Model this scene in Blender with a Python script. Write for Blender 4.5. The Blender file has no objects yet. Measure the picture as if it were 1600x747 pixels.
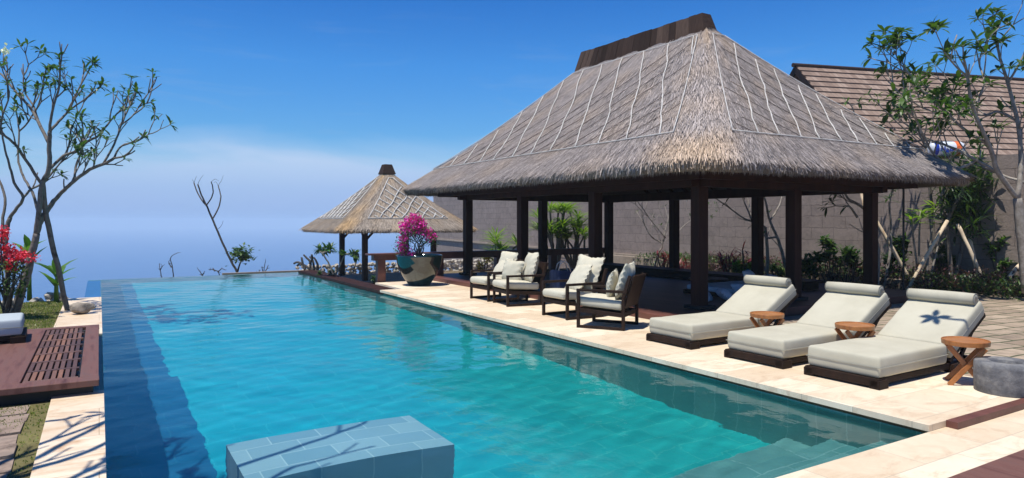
import bpy, bmesh, math, random
import numpy as np
from mathutils import Vector, Matrix
R = math.radians; PI = math.pi
S = bpy.context.scene; COL = S.collection
# ------------------------------------------------------------------ camera, world, sun, exposure
F = 1065.0; CS, CC = math.sin(math.atan(645/1065)), math.cos(math.atan(645/1065)); CH = 1.6
cam_d = bpy.data.cameras.new('camera'); cam = bpy.data.objects.new('camera', cam_d); COL.objects.link(cam)
cam.location = (0, 0, CH); cam.rotation_euler = (R(90), 0, -math.atan(645/1065))
cam_d.sensor_width = 36; cam_d.lens = 36*F/1600; cam_d.shift_y = -28.5/1600
cam_d.clip_start = 0.05; cam_d.clip_end = 30000
S.camera = cam
SUN_AZ = Vector((-.93, -.36, 0)).normalized(); SUN_EL = R(71)
sd = bpy.data.lights.new('sun', 'SUN'); sun = bpy.data.objects.new('sun', sd); COL.objects.link(sun)
sd.energy = 5.0; sd.angle = R(0.55); sd.color = (1, .96, .89)
sv = Vector((SUN_AZ.x*math.cos(SUN_EL), SUN_AZ.y*math.cos(SUN_EL), math.sin(SUN_EL)))
sun.rotation_euler = sv.to_track_quat('Z', 'Y').to_euler(); sun.location = sv*60
S.view_settings.view_transform = 'Standard'; S.view_settings.look = 'None'
S.view_settings.exposure = 0.12; S.view_settings.gamma = 1; S.view_settings.use_curve_mapping = False
W = bpy.data.worlds.new('World'); S.world = W; W.use_nodes = True
nt = W.node_tree; nt.nodes.clear(); N = nt.nodes.new; L = nt.links.new
def mth(nt, op, a, b=None, clamp=False):
    n = nt.nodes.new('ShaderNodeMath'); n.operation = op; n.use_clamp = clamp
    for i, v in enumerate((a, b)):
        if v is None: continue
        if isinstance(v, (int, float)): n.inputs[i].default_value = v
        else: nt.links.new(v, n.inputs[i])
    return n.outputs[0]
def mixc(nt, fac, a, b, mode='MIX'):
    n = nt.nodes.new('ShaderNodeMix'); n.data_type = 'RGBA'; n.blend_type = mode
    for k, v in ((0, fac), (6, a), (7, b)):
        if isinstance(v, (int, float)): n.inputs[k].default_value = v
        elif isinstance(v, tuple): n.inputs[k].default_value = (*v, 1) if len(v) == 3 else v
        else: nt.links.new(v, n.inputs[k])
    return n.outputs[2]
def ramp(nt, fac, stops):
    n = nt.nodes.new('ShaderNodeValToRGB'); e = n.color_ramp.elements
    while len(e) < len(stops): e.new(.5)
    for i, (p, c) in enumerate(stops):
        e[i].position = p; e[i].color = (*c, 1) if isinstance(c, tuple) else (c, c, c, 1)
    nt.links.new(fac, n.inputs[0]); return n.outputs[0]
def noise(nt, vec, scale, detail=4, rough=.55, dist=0, ntype='FBM'):
    n = nt.nodes.new('ShaderNodeTexNoise'); n.inputs['Scale'].default_value = scale
    n.inputs['Detail'].default_value = detail; n.inputs['Roughness'].default_value = rough
    n.inputs['Distortion'].default_value = dist
    if vec is not None: nt.links.new(vec, n.inputs['Vector'])
    return n.outputs['Fac']
def mapping(nt, vec, scale=(1, 1, 1), loc=(0, 0, 0), rot=(0, 0, 0)):
    n = nt.nodes.new('ShaderNodeMapping'); nt.links.new(vec, n.inputs[0])
    n.inputs['Scale'].default_value = scale; n.inputs['Location'].default_value = loc; n.inputs['Rotation'].default_value = rot
    return n.outputs[0]
sky = N('ShaderNodeTexSky'); sky.sky_type = 'NISHITA'; sky.sun_disc = False
sky.sun_elevation = SUN_EL; sky.sun_rotation = math.atan2(SUN_AZ.x, SUN_AZ.y)
sky.air_density = 1.0; sky.dust_density = .35; sky.ozone_density = 3.0; sky.altitude = 100
tc = N('ShaderNodeTexCoord'); sep = N('ShaderNodeSeparateXYZ'); L(tc.outputs['Generated'], sep.inputs[0])
el = sep.outputs[2]
# polarised clear blue: deepen with elevation
deep = ramp(nt, mth(nt, 'ADD', el, 0.0), [(0.0, (.60, .88, 1.1)), (.12, (.42, .84, 1.22)), (.22, (.30, .84, 1.38)), (.36, (.12, .60, 1.28)), (.7, (.08, .38, .85))])
clear = mixc(nt, 1.0, sky.outputs[0], deep, 'MULTIPLY')
# sea fog bank low on the horizon, broken top
mp = mapping(nt, tc.outputs['Generated'], (1.6, 1.6, 7.0), (0.3, 0.1, 0))
fn = noise(nt, mp, 1.5, 5, .55, .3)
azd = nt.nodes.new('ShaderNodeVectorMath'); azd.operation = 'DOT_PRODUCT'; L(tc.outputs['Generated'], azd.inputs[0]); azd.inputs[1].default_value = (.235, .972, 0)
hump = ramp(nt, azd.outputs['Value'], [(.80, 0.0), (.97, .75), (1.0, 1.0)])
top = mth(nt, 'ADD', mth(nt, 'MULTIPLY', fn, .13), mth(nt, 'ADD', mth(nt, 'MULTIPLY', hump, .045), -.015))
dd_ = mth(nt, 'SUBTRACT', mth(nt, 'ADD', top, .5), el)
fogm = ramp(nt, dd_, [(.455, 0.0), (.485, .25), (.515, .80), (.57, .96)])
fogc = ramp(nt, el, [(-.0, (2.7, 4.1, 7.2)), (.045, (3.5, 4.9, 7.9)), (.085, (5.0, 6.2, 8.4)), (.12, (5.9, 6.8, 8.7)), (.20, (4.6, 6.0, 8.8))])
mp2 = mapping(nt, tc.outputs['Generated'], (2.2, 2.2, 16.0), (1.7, 3.1, .4))
wn = noise(nt, mp2, 2.2, 6, .6, .5)
wisp = mth(nt, 'MULTIPLY', ramp(nt, wn, [(.56, 0.0), (.80, .35)]), ramp(nt, el, [(.08, 1.0), (.34, 0.0)]))
c1 = mixc(nt, wisp, clear, (3.6, 4.6, 6.4))
c2 = mixc(nt, fogm, c1, fogc)
bg = N('ShaderNodeBackground'); bg.inputs[1].default_value = .10; L(c2, bg.inputs[0])
wo = N('ShaderNodeOutputWorld'); L(bg.outputs[0], wo.inputs[0])
S.cycles.max_bounces = 8; S.cycles.volume_bounces = 3; S.cycles.transparent_max_bounces = 16; S.cycles.transmission_bounces = 6
# ------------------------------------------------------------------ helpers
def Wp(px, py, Z):                       # traced outlines are placed at their own distance
    X = (px-800)/F*Z; h = (345-py)/F*Z
    return Vector((Z*CS+X*CC, Z*CC-X*CS, CH+h))
def pix(p):
    Z = p[0]*CS+p[1]*CC; X = p[0]*CC-p[1]*CS
    return (800+F*X/Z, 345-F*(p[2]-CH)/Z) if Z > .1 else (-999, 0)
MT = {}
def newmat(name):
    m = bpy.data.materials.new(name); m.use_nodes = True; nt = m.node_tree
    b = nt.nodes['Principled BSDF']; MT[name] = m
    return m, nt, b
def objco(nt):
    return nt.nodes.new('ShaderNodeTexCoord').outputs['Object']
def bump(nt, b, h, st, dist=.01):
    n = nt.nodes.new('ShaderNodeBump'); n.inputs['Strength'].default_value = st; n.inputs['Distance'].default_value = dist
    nt.links.new(h, n.inputs['Height']); nt.links.new(n.outputs[0], b.inputs['Normal']); return n
def pm(name, c1, c2, scale=3, rough=.7, bst=.3, bsc=40, stretch=(1, 1, 1), spec=.4, bdist=.006, c3=None, metal=0, geo=False):
    m, nt, b = newmat(name)
    co = objco(nt)
    if geo: co = nt.nodes.new('ShaderNodeNewGeometry').outputs['Position']
    co = mapping(nt, co, stretch)
    n1 = noise(nt, co, scale, 6, .6, .2)
    st = [(.32, c1), (.68, c2)] if c3 is None else [(.3, c1), (.5, c2), (.72, c3)]
    col = ramp(nt, n1, st)
    n2 = noise(nt, co, bsc, 4, .6)
    col = mixc(nt, .35, col, ramp(nt, n2, [(.3, .55), (.7, 1.0)]), 'MULTIPLY')
    nt.links.new(col, b.inputs['Base Color'])
    b.inputs['Roughness'].default_value = rough; b.inputs['Specular IOR Level'].default_value = spec
    b.inputs['Metallic'].default_value = metal
    bump(nt, b, n2, bst, bdist)
    return m
def leafmat(name, c1, c2, trans=.35):
    m, nt, b = newmat(name)
    a = nt.nodes.new('ShaderNodeNewGeometry')
    col = ramp(nt, a.outputs['Random Per Island'], [(0.05, c1), (.95, c2)])
    b.inputs['Roughness'].default_value = .42; b.inputs['Specular IOR Level'].default_value = .45
    nt.links.new(col, b.inputs['Base Color'])
    tr = nt.nodes.new('ShaderNodeBsdfTranslucent'); nt.links.new(mixc(nt, 1.0, col, (1.3, 1.5, .5), 'MULTIPLY'), tr.inputs[0])
    mx = nt.nodes.new('ShaderNodeMixShader'); mx.inputs[0].default_value = trans
    nt.links.new(b.outputs[0], mx.inputs[1]); nt.links.new(tr.outputs[0], mx.inputs[2])
    nt.links.new(mx.outputs[0], nt.nodes['Material Output'].inputs[0])
    return m
WL = {}
def tag(o, label=None, cat=None, group=None, kind=None):
    if label: o['label'] = label
    if cat: o['category'] = cat
    if group: o['group'] = group
    if kind: o['kind'] = kind
    return o
def empty(name, loc=(0, 0, 0), rz=0):
    o = bpy.data.objects.new(name, None); COL.objects.link(o); o.location = loc; o.rotation_euler = (0, 0, rz)
    o.empty_display_size = .2; WL[o.name] = Vector(loc); return o
class MB:
    def __init__(s): s.v = []; s.f = []; s.n = 0; s.tint = None
    def add(s, vs, fs):
        b = len(s.v); s.v.extend([tuple(v) for v in vs]); s.f.extend([tuple(i+b for i in q) for q in fs])
    def box(s, x0, y0, z0, x1, y1, z1):
        s.add([(x0,y0,z0),(x1,y0,z0),(x1,y1,z0),(x0,y1,z0),(x0,y0,z1),(x1,y0,z1),(x1,y1,z1),(x0,y1,z1)],
              [(3,2,1,0),(4,5,6,7),(0,1,5,4),(1,2,6,5),(2,3,7,6),(3,0,4,7)])
    def cbox(s, c, sx, sy, sz, rot=None):
        M = rot if rot is not None else Matrix.Identity(3); c = Vector(c)
        vs = [c+M@Vector((i*sx/2, j*sy/2, k*sz/2)) for k in (-1, 1) for i, j in ((-1,-1),(1,-1),(1,1),(-1,1))]
        s.add(vs, [(3,2,1,0),(4,5,6,7),(0,1,5,4),(1,2,6,5),(2,3,7,6),(3,0,4,7)])
    def bar(s, a, b, w, h, up=Vector((0, 0, 1))):
        a = Vector(a); b = Vector(b); d = (b-a); ln = d.length; d.normalize()
        if abs(d.dot(up)) > .98: up = Vector((1, 0, 0))
        x = d.cross(up).normalized(); z = x.cross(d)
        s.cbox((a+b)/2, w, ln, h, Matrix((x, d, z)).transposed())
    def tube(s, pts, rads, k=7, cap=True):
        pts = [Vector(p) for p in pts]; rings = []
        up = Vector((.31, .17, .93)); b0 = len(s.v); prevx = None
        for i, p in enumerate(pts):
            d = (pts[min(i+1, len(pts)-1)]-pts[max(i-1, 0)])
            if d.length < 1e-6: d = Vector((0, 0, 1))
            d.normalize()
            x = (prevx - d*prevx.dot(d)) if prevx is not None else d.cross(up)
            if x.length < 1e-4: x = d.cross(Vector((1, 0, 0)))
            x.normalize(); prevx = x; y = d.cross(x)
            r = rads[i] if hasattr(rads, '__len__') else rads
            for j in range(k):
                a = 2*PI*j/k; s.v.append(tuple(p+x*(math.cos(a)*r)+y*(math.sin(a)*r)))
        for i in range(len(pts)-1):
            for j in range(k):
                q = b0+i*k; s.f.append((q+j, q+(j+1) % k, q+k+(j+1) % k, q+k+j))
        if cap:
            s.f.append(tuple(b0+j for j in reversed(range(k)))); e = b0+(len(pts)-1)*k; s.f.append(tuple(e+j for j in range(k)))
    def lathe(s, prof, c=(0, 0, 0), k=40, wob=None):
        b0 = len(s.v)
        for r, z in prof:
            for j in range(k):
                a = 2*PI*j/k; s.v.append((c[0]+r*math.cos(a), c[1]+r*math.sin(a), c[2]+z))
        for i in range(len(prof)-1):
            for j in range(k):
                q = b0+i*k; s.f.append((q+j, q+(j+1) % k, q+k+(j+1) % k, q+k+j))
    def build(s, name, mat, parent=None, smooth=False, tint=None, bevel=0, auto=None):
        v = np.array(s.v, dtype=float).reshape(-1, 3)
        if parent is not None:
            v = v-np.array(WL.get(parent.name, Vector((0, 0, 0))))
        me = bpy.data.meshes.new(name); me.from_pydata(v.tolist(), [], s.f); 
        if isinstance(mat, str): mat = MT[mat]
        me.materials.append(mat)
        o = bpy.data.objects.new(name, me); COL.objects.link(o)
        if smooth:
            me.polygons.foreach_set('use_smooth', [True]*len(me.polygons))
        if tint is not None:
            at = me.color_attributes.new('tint', 'FLOAT_COLOR', 'POINT')
            at.data.foreach_set('color', np.column_stack([tint, np.ones(len(tint))]).astype(np.float32).ravel())
        if bevel:
            m = o.modifiers.new('b', 'BEVEL'); m.width = bevel; m.segments = 2; m.limit_method = 'ANGLE'
        if parent is not None:
            o.parent = parent; WL[o.name] = Vector(WL.get(parent.name, (0, 0, 0)))
        else: WL[o.name] = Vector((0, 0, 0))
        return o
def copy_tree(o, parent=None):
    c = o.copy(); COL.objects.link(c); c.parent = parent
    for ch in list(o.children): copy_tree(ch, c)
    return c
def slab(name, pts, z0, z1, mat, tg=None):
    m = MB(); n = len(pts)
    m.add([(x, y, z0) for x, y in pts]+[(x, y, z1) for x, y in pts],
          [tuple(reversed(range(n))), tuple(range(n, 2*n))]+[(i, (i+1) % n, n+(i+1) % n, n+i) for i in range(n)])
    return m.build(name, mat)
def struct(o): o['kind'] = 'structure'; return o
# ------------------------------------------------------------------ materials
def stonemat(name, ca, cb, cm, bw, bh, mort=.006, rot=0, vary=.5, rough=.55, bst=.35, stains=None, off=.5, axes='xy', squash=1, bdist=.006, dark=0, wob=0):
    m, nt, b = newmat(name)
    co = nt.nodes.new('ShaderNodeNewGeometry').outputs['Position']
    if axes == 'yz':
        sp = nt.nodes.new('ShaderNodeSeparateXYZ'); nt.links.new(co, sp.inputs[0]); cb_ = nt.nodes.new('ShaderNodeCombineXYZ')
        nt.links.new(sp.outputs[1], cb_.inputs[0]); nt.links.new(sp.outputs[2], cb_.inputs[1]); nt.links.new(sp.outputs[0], cb_.inputs[2]); co = cb_.outputs[0]
    # slight waviness of the joints
    cw = co
    if wob:
        nv = nt.nodes.new('ShaderNodeTexNoise'); nv.inputs['Scale'].default_value = 2.3; nv.inputs['Detail'].default_value = 5; nt.links.new(co, nv.inputs['Vector'])
        vs_ = nt.nodes.new('ShaderNodeVectorMath'); vs_.operation = 'SCALE'; vs_.inputs['Scale'].default_value = wob; nt.links.new(nv.outputs['Color'], vs_.inputs[0])
        va_ = nt.nodes.new('ShaderNodeVectorMath'); va_.operation = 'ADD'; nt.links.new(co, va_.inputs[0]); nt.links.new(vs_.outputs[0], va_.inputs[1]); cw = va_.outputs[0]
    br = nt.nodes.new('ShaderNodeTexBrick'); nt.links.new(mapping(nt, cw, (1, 1, 1), (0, 0, 0), (0, 0, rot)), br.inputs['Vector'])
    br.inputs['Scale'].default_value = 1; br.inputs['Brick Width'].default_value = bw; br.inputs['Row Height'].default_value = bh
    br.inputs['Mortar Size'].default_value = mort; br.inputs['Mortar Smooth'].default_value = .3; br.offset = off
    br.inputs['Color1'].default_value = (0, 0, 0, 1); br.inputs['Color2'].default_value = (1, 1, 1, 1); br.inputs['Mortar'].default_value = (.5, .5, .5, 1)
    n1 = noise(nt, co, 1.3, 6, .62, .4); n2 = noise(nt, co, 9, 6, .65, .6); n3 = noise(nt, co, 60, 3, .6)
    f = mth(nt, 'ADD', mth(nt, 'MULTIPLY', br.outputs['Color'], vary), mth(nt, 'MULTIPLY', n2, 1-vary))
    f = mth(nt, 'ADD', mth(nt, 'MULTIPLY', f, .75), mth(nt, 'MULTIPLY', n1, .3))
    col = ramp(nt, f, [(.2, ca), (.8, cb)])
    if stains:
        col = mixc(nt, ramp(nt, noise(nt, mapping(nt, co, (1, 2.2, 1)), 1.7, 7, .7, 1.2), [(.5, 0.0), (.72, stains[1])]), col, stains[0])
    if dark:
        col = mixc(nt, ramp(nt, noise(nt, co, 2.5, 7, .75, .5), [(.48, 0.0), (.62, dark)]), col, (.03, .026, .024))
    col = mixc(nt, br.outputs['Fac'], col, cm)
    nt.links.new(col, b.inputs['Base Color']); b.inputs['Roughness'].default_value = rough
    h = mth(nt, 'ADD', mth(nt, 'MULTIPLY', n2, .5), mth(nt, 'ADD', mth(nt, 'MULTIPLY', n3, .25), mth(nt, 'MULTIPLY', br.outputs['Fac'], -.9)))
    h = mth(nt, 'ADD', h, mth(nt, 'MULTIPLY', br.outputs['Color'], .3*vary))
    bump(nt, b, h, bst, bdist)
    return m
stonemat('travertine', (.60, .45, .29), (.85, .735, .55), (.50, .40, .29),   .8, .5, .004, vary=.52, bst=.12, stains=((.52, .36, .22), .85), rough=.55)
stonemat('travertine_left', (.62, .46, .30), (.85, .74, .56), (.45, .33, .2), 1.2, .9, .004, vary=.3, bst=.15, stains=((.50, .28, .12), .95), rough=.5)
stonemat('garden_paving', (.22, .16, .11), (.46, .36, .26), (.07, .08, .035), .62, .33, .022, wob=.09, vary=.6, bst=.7, rough=.85, rot=.12, dark=.35)
stonemat('wall_stone', (.20, .157, .128), (.34, .27, .225), (.10, .08, .07), .84, .36, .006, vary=.22, wob=.12, bst=1.0, rough=.9, axes='yz', bdist=.03, dark=.22)
stonemat('pool_floor_tile', (.004, .38, .48), (.015, .49, .59), (.04, .52, .60), .6, .3, .006, vary=.35, bst=.1, rough=.5)
stonemat('shade_strip_tile', (.003, .12, .25), (.008, .155, .30), (.02, .18, .31), .6, .3, .006, vary=.35, bst=.1, rough=.5)  # floor tile coloured as if in the left wall's shadow
stonemat('pool_tile', (.10, .26, .25), (.20, .36, .33), (.27, .41, .38), .6, .3, .006, vary=.55, bst=.1, rough=.5)
stonemat('block_tile', (.28, .40, .46), (.44, .53, .56), (.58, .64, .64), .38, .26, .006, vary=.75, bst=.15, rough=.5)
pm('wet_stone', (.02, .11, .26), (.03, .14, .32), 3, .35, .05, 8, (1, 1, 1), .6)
pm('teak', (.30, .105, .028), (.50, .20, .055), 5, .38, .15, 60, (1, 8, 1), .5)
pm('dark_wood', (.016, .009, .006), (.036, .019, .012), 6, .6, .2, 60, (1, 1, .15), .15)
pm('post_wood', (.024, .009, .006), (.050, .019, .012), 5, .65, .2, 70, (1, 1, .1), .15)
pm('red_wood', (.10, .036, .026), (.19, .072, .052), 3, .5, .2, 50, (1, .3, 1), .45)
pm('deck_wood', (.095, .040, .033), (.18, .085, .066), 4, .6, .3, 60, (3, .3, 1), .3, c3=(.15, .085, .07), geo=True)
m, nt_, b = newmat('slat_wood')
g = nt_.nodes.new('ShaderNodeNewGeometry')
cl = ramp(nt_, g.outputs['Random Per Island'], [(0, (.07, .035, .03)), (.35, (.13, .065, .05)), (.75, (.19, .095, .065)), (1, (.26, .12, .07))])
nz = noise(nt_, mapping(nt_, objco(nt_), (20, 2, 1)), 4, 5)
nt_.links.new(mixc(nt_, .5, cl, ramp(nt_, nz, [(.3, .5), (.7, 1.0)]), 'MULTIPLY'), b.inputs['Base Color']); b.inputs['Roughness'].default_value = .6
m, nt_, b = newmat('ridge_wood')
g = nt_.nodes.new('ShaderNodeNewGeometry'); cl = ramp(nt_, g.outputs['Random Per Island'], [(0, (.035, .022, .016)), (.6, (.075, .046, .034)), (1, (.13, .085, .062))])
nz = noise(nt_, mapping(nt_, objco(nt_), (4, 30, 2)), 2, 6, .7)
nt_.links.new(mixc(nt_, .8, cl, ramp(nt_, nz, [(.3, .35), (.7, 1.0)]), 'MULTIPLY'), b.inputs['Base Color']); b.inputs['Roughness'].default_value = .9; b.inputs['Specular IOR Level'].default_value = .1; bump(nt_, b, nz, .8, .02)
pm('cushion', (.48, .45, .345), (.55, .52, .405), 3, .9, .12, 260, (1, 1, 1), .15, .002)
pm('cushion_seam', (.30, .285, .235), (.36, .34, .28), 3, .9, .1, 260, (1, 1, 1), .1, .002)
pm('pillow', (.56, .52, .40), (.64, .60, .47), 4, .92, .15, 260, (1, 1, 1), .12, .002)
pm('white_linen', (.45, .46, .48), (.55, .56, .57), 3, .9, .3, 30, (1, 1, 1), .1)
pm('grey_cushion', (.42, .48, .50), (.48, .53, .55), 3, .9, .1, 200, (1, 1, 1), .1)
pm('blue_cloth', (.018, .032, .085), (.03, .05, .13), 3, .8, .2, 100, (1, 1, 1), .2)
pm('grey_stone', (.06, .062, .068), (.15, .15, .155), 6, .7, .7, 26, (1, 1, 1), .3, .012, c3=(.30, .29, .27))
pm('glaze', (.004, .012, .013), (.008, .026, .026), 2.2, .09, .02, 9, (1, 1, 1), 1.0)
pm('pale_bamboo', (.50, .47, .42), (.68, .66, .62), 8, .7, .2, 50, (1, 1, 1), .2)
pm('dark_bamboo', (.12, .095, .08), (.20, .16, .135), 8, .8, .2, 50)
pm('stake', (.50, .30, .16), (.82, .66, .46), 5, .75, .4, 24, (1, 1, .4), .2, .01, c3=(.36, .25, .17))
pm('bark', (.075, .062, .05), (.21, .18, .15), 8, .85, .7, 25, (1, 1, 1), .25, .012, c3=(.16, .14, .115))
pm('bark_pale', (.22, .185, .15), (.40, .36, .31), 8, .85, .7, 25, (1, 1, 1), .25, .012)
pm('twig', (.05, .045, .04), (.12, .10, .085), 8, .85, .4, 25)
pm('rubble', (.30, .26, .21), (.55, .50, .43), 4, .9, .7, 14, (1, 1, 1), .2, .02, c3=(.42, .35, .27))
pm('rock', (.16, .14, .12), (.42, .36, .29), 5, .9, .8, 12, (1, 1, 1), .2, .03)
pm('soil', (.10, .075, .045), (.20, .15, .09), 2, .95, .8, 20, (1, 1, 1), .1, .02, c3=(.09, .075, .04))
pm('lawn_soil', (.11, .095, .045), (.20, .18, .075), 2, .95, .8, 30, (1, 1, 1), .1, .02)
pm('sill_stone', (.30, .24, .18), (.42, .34, .26), 3, .85, .4, 20, (1, 1, 1), .2, .01, geo=True)
pm('white_plastic', (.66, .70, .76), (.74, .77, .80), 2, .4, .02, 20)
pm('blue_print', (.01, .03, .30), (.02, .06, .42), 6, .4, .02, 20)
pm('orange_print', (.75, .12, .03), (.85, .2, .04), 6, .4, .02, 20)
pm('black_soil', (.02, .017, .012), (.05, .04, .03), 5, .95, .6, 40)
pm('hill', (.05, .07, .03), (.14, .13, .08), .4, .95, .8, 3)
pm('paving_slab', (.13, .095, .075), (.34, .255, .20), 3.2, .85, .5, 26, (1, 1, 1), .2, .012, c3=(.23, .185, .15), geo=True)
pm('black_metal', (.01, .01, .01), (.02, .02, .02), 4, .5, .1, 20)
leafmat('leaf_frangi', (.022, .062, .012), (.085, .155, .028))
leafmat('leaf_dark', (.016, .042, .012), (.075, .135, .028), .3)
leafmat('leaf_light', (.10, .20, .025), (.26, .36, .06), .4)
leafmat('leaf_red', (.10, .012, .018), (.30, .035, .045), .3)
leafmat('leaf_mauve', (.035, .022, .022), (.12, .05, .055), .3)
leafmat('leaf_banana', (.05, .13, .02), (.16, .30, .05), .4)
leafmat('petal_magenta', (.62, .01, .30), (.95, .06, .58), .25)
leafmat('petal_red', (.55, .008, .03), (.85, .06, .12), .3)
leafmat('petal_white', (.7, .7, .66), (.85, .85, .8), .3)
leafmat('petal_yellow', (.7, .45, .03), (.85, .6, .08), .3)
leafmat('grass_blade', (.09, .14, .02), (.26, .29, .07), .4)
# thatch
def thatchmat(name, surf):
    m, nt, b = newmat(name)
    at = nt.nodes.new('ShaderNodeAttribute'); at.attribute_name = 'tint'
    if surf:
        co = objco(nt); n = noise(nt, co, 40, 4, .7); n2 = noise(nt, co, 2, 4, .6)
        col = mixc(nt, 1.0, at.outputs[0], ramp(nt, n, [(.3, .35), (.7, .8)]), 'MULTIPLY'); bump(nt, b, n, .8, .02)
    else:
        g = nt.nodes.new('ShaderNodeNewGeometry')
        col = mixc(nt, 1.0, at.outputs[0], ramp(nt, g.outputs['Random Per Island'], [(0, .36), (.45, .82), (1, 1.3)]), 'MULTIPLY')
    nt.links.new(col, b.inputs['Base Color']); b.inputs['Roughness'].default_value = .85; b.inputs['Specular IOR Level'].default_value = .15
    return m
thatchmat('thatch', True); thatchmat('thatch_fibre', False)
# shingles
m, nt_, b = newmat('shingle')
co = objco(nt_)
br = nt_.nodes.new('ShaderNodeTexBrick'); nt_.links.new(co, br.inputs['Vector']); br.inputs['Scale'].default_value = 1
br.inputs['Brick Width'].default_value = .22; br.inputs['Row Height'].default_value = .36; br.inputs['Mortar Size'].default_value = .012
br.inputs['Color1'].default_value = (0, 0, 0, 1); br.inputs['Color2'].default_value = (1, 1, 1, 1); br.inputs['Mortar'].default_value = (.2, .2, .2, 1)
f = mth(nt_, 'ADD', mth(nt_, 'MULTIPLY', br.outputs['Color'], .5), mth(nt_, 'MULTIPLY', noise(nt_, co, 3, 6, .7), .6))
cl = ramp(nt_, f, [(.2, (.17, .11, .078)), (.55, (.265, .18, .13)), (.9, (.37, .27, .205))])
cl = mixc(nt_, mth(nt_, 'MULTIPLY', br.outputs['Fac'], .35), cl, (.03, .02, .018))
nt_.links.new(cl, b.inputs['Base Color']); b.inputs['Roughness'].default_value = .8
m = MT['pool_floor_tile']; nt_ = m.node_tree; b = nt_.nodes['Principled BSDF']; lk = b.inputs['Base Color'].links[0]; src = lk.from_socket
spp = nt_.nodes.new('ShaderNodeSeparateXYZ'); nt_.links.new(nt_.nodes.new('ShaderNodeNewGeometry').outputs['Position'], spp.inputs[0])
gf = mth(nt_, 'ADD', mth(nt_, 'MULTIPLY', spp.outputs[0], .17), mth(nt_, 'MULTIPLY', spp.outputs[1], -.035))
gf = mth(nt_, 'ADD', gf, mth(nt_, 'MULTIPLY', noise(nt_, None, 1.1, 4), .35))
nt_.links.new(mixc(nt_, ramp(nt_, gf, [(.20, 0.0), (.75, .85)]), src, mixc(nt_, 1.0, src, (1.6, .86, .62), 'MULTIPLY')), b.inputs['Base Color'])  # greener toward near right: the dark roof's reflection painted into the tile
# water
m, nt_, b = newmat('water')
out = nt_.nodes['Material Output']; nt_.nodes.remove(b)
co = nt_.nodes.new('ShaderNodeNewGeometry').outputs['Position']
w1 = noise(nt_, mapping(nt_, co, (1, 1, 1), (0, 0, 0), (0, 0, .5)), 1.4, 3, .5, .6)
w2 = noise(nt_, mapping(nt_, co, (1.3, .8, 1), (0, 0, 0), (0, 0, -.35)), 6.5, 3, .55, .8)
w3 = noise(nt_, co, 22, 2, .5, .3)
hh = mth(nt_, 'ADD', mth(nt_, 'MULTIPLY', w1, .9), mth(nt_, 'ADD', mth(nt_, 'MULTIPLY', w2, .30), mth(nt_, 'MULTIPLY', w3, .05)))
bn = nt_.nodes.new('ShaderNodeBump'); bn.inputs['Strength'].default_value = 1; bn.inputs['Distance'].default_value = .0075; nt_.links.new(hh, bn.inputs['Height'])
bn2 = nt_.nodes.new('ShaderNodeBump'); bn2.inputs['Strength'].default_value = 1; bn2.inputs['Distance'].default_value = .0035; nt_.links.new(hh, bn2.inputs['Height'])
gl = nt_.nodes.new('ShaderNodeBsdfGlossy'); gl.inputs['Roughness'].default_value = .02; nt_.links.new(bn.outputs[0], gl.inputs['Normal'])
rf = nt_.nodes.new('ShaderNodeBsdfRefraction'); rf.inputs['IOR'].default_value = 1.33; rf.inputs['Roughness'].default_value = 0.0; nt_.links.new(bn2.outputs[0], rf.inputs['Normal'])
rf.inputs[0].default_value = (.78, .97, 1, 1)
fr = nt_.nodes.new('ShaderNodeFresnel'); fr.inputs[0].default_value = 1.30; nt_.links.new(bn.outputs[0], fr.inputs['Normal'])
mx = nt_.nodes.new('ShaderNodeMixShader'); nt_.links.new(mth(nt_, 'MULTIPLY', fr.outputs[0], 1.0), mx.inputs[0])
nt_.links.new(rf.outputs[0], mx.inputs[1]); nt_.links.new(gl.outputs[0], mx.inputs[2]); nt_.links.new(mx.outputs[0], out.inputs[0])
# sea
m, nt_, b = newmat('sea'); b.inputs['Base Color'].default_value = (.02, .10, .26, 1); b.inputs['Roughness'].default_value = .28
co = nt_.nodes.new('ShaderNodeNewGeometry').outputs['Position']; bump(nt_, b, noise(nt_, co, .05, 6, .6), .6, 4)
# ------------------------------------------------------------------ setting: sea, terrain, pool
mb = MB(); mb.add([(-2400, -290, -55), (3400, -290, -55), (3400, 5100, -55), (-2400, 5100, -55)], [(0, 1, 2, 3)])
struct(mb.build('sea', 'sea'))
# terrain: hillside that falls away behind the pool edge
mb = MB(); nx, ny = 90, 80
rng = random.Random(4)
def terr(x, y):
    if y < 17.6: z = -.13
    else:
        t = y-17.6; z = -.13-.85*min(1, t/2.2)-max(0, t-16)*.4
        if x < 3: z -= min(2, .5*t)+max(0, (t-3))*.7
    if -10 > x: z -= (-10-x)*.3
    if -.9 < x < 7 and 1 < y < 24.6: z = -2.4
    return z
xs = np.concatenate([np.linspace(-45, -1.2, 30), np.linspace(-.95, 6.4, 16), np.linspace(7.2, 60, 44)])
ys = np.concatenate([np.linspace(-14, 2, 12), np.linspace(2.2, 26, 60), np.linspace(27, 90, 36)])
for y in ys:
    for x in xs: mb.v.append((x, y, terr(x, y)))
for j in range(len(ys)-1):
    for i in range(len(xs)-1):
        a = j*len(xs)+i; mb.f.append((a, a+1, a+len(xs)+1, a+len(xs)))
struct(mb.build('terrain', 'soil', smooth=False))
WZ = -.10; FZ = -1.62
PX0, PX1, PY0, PY1 = .04, 5.62, 2.88, 22.9
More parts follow.
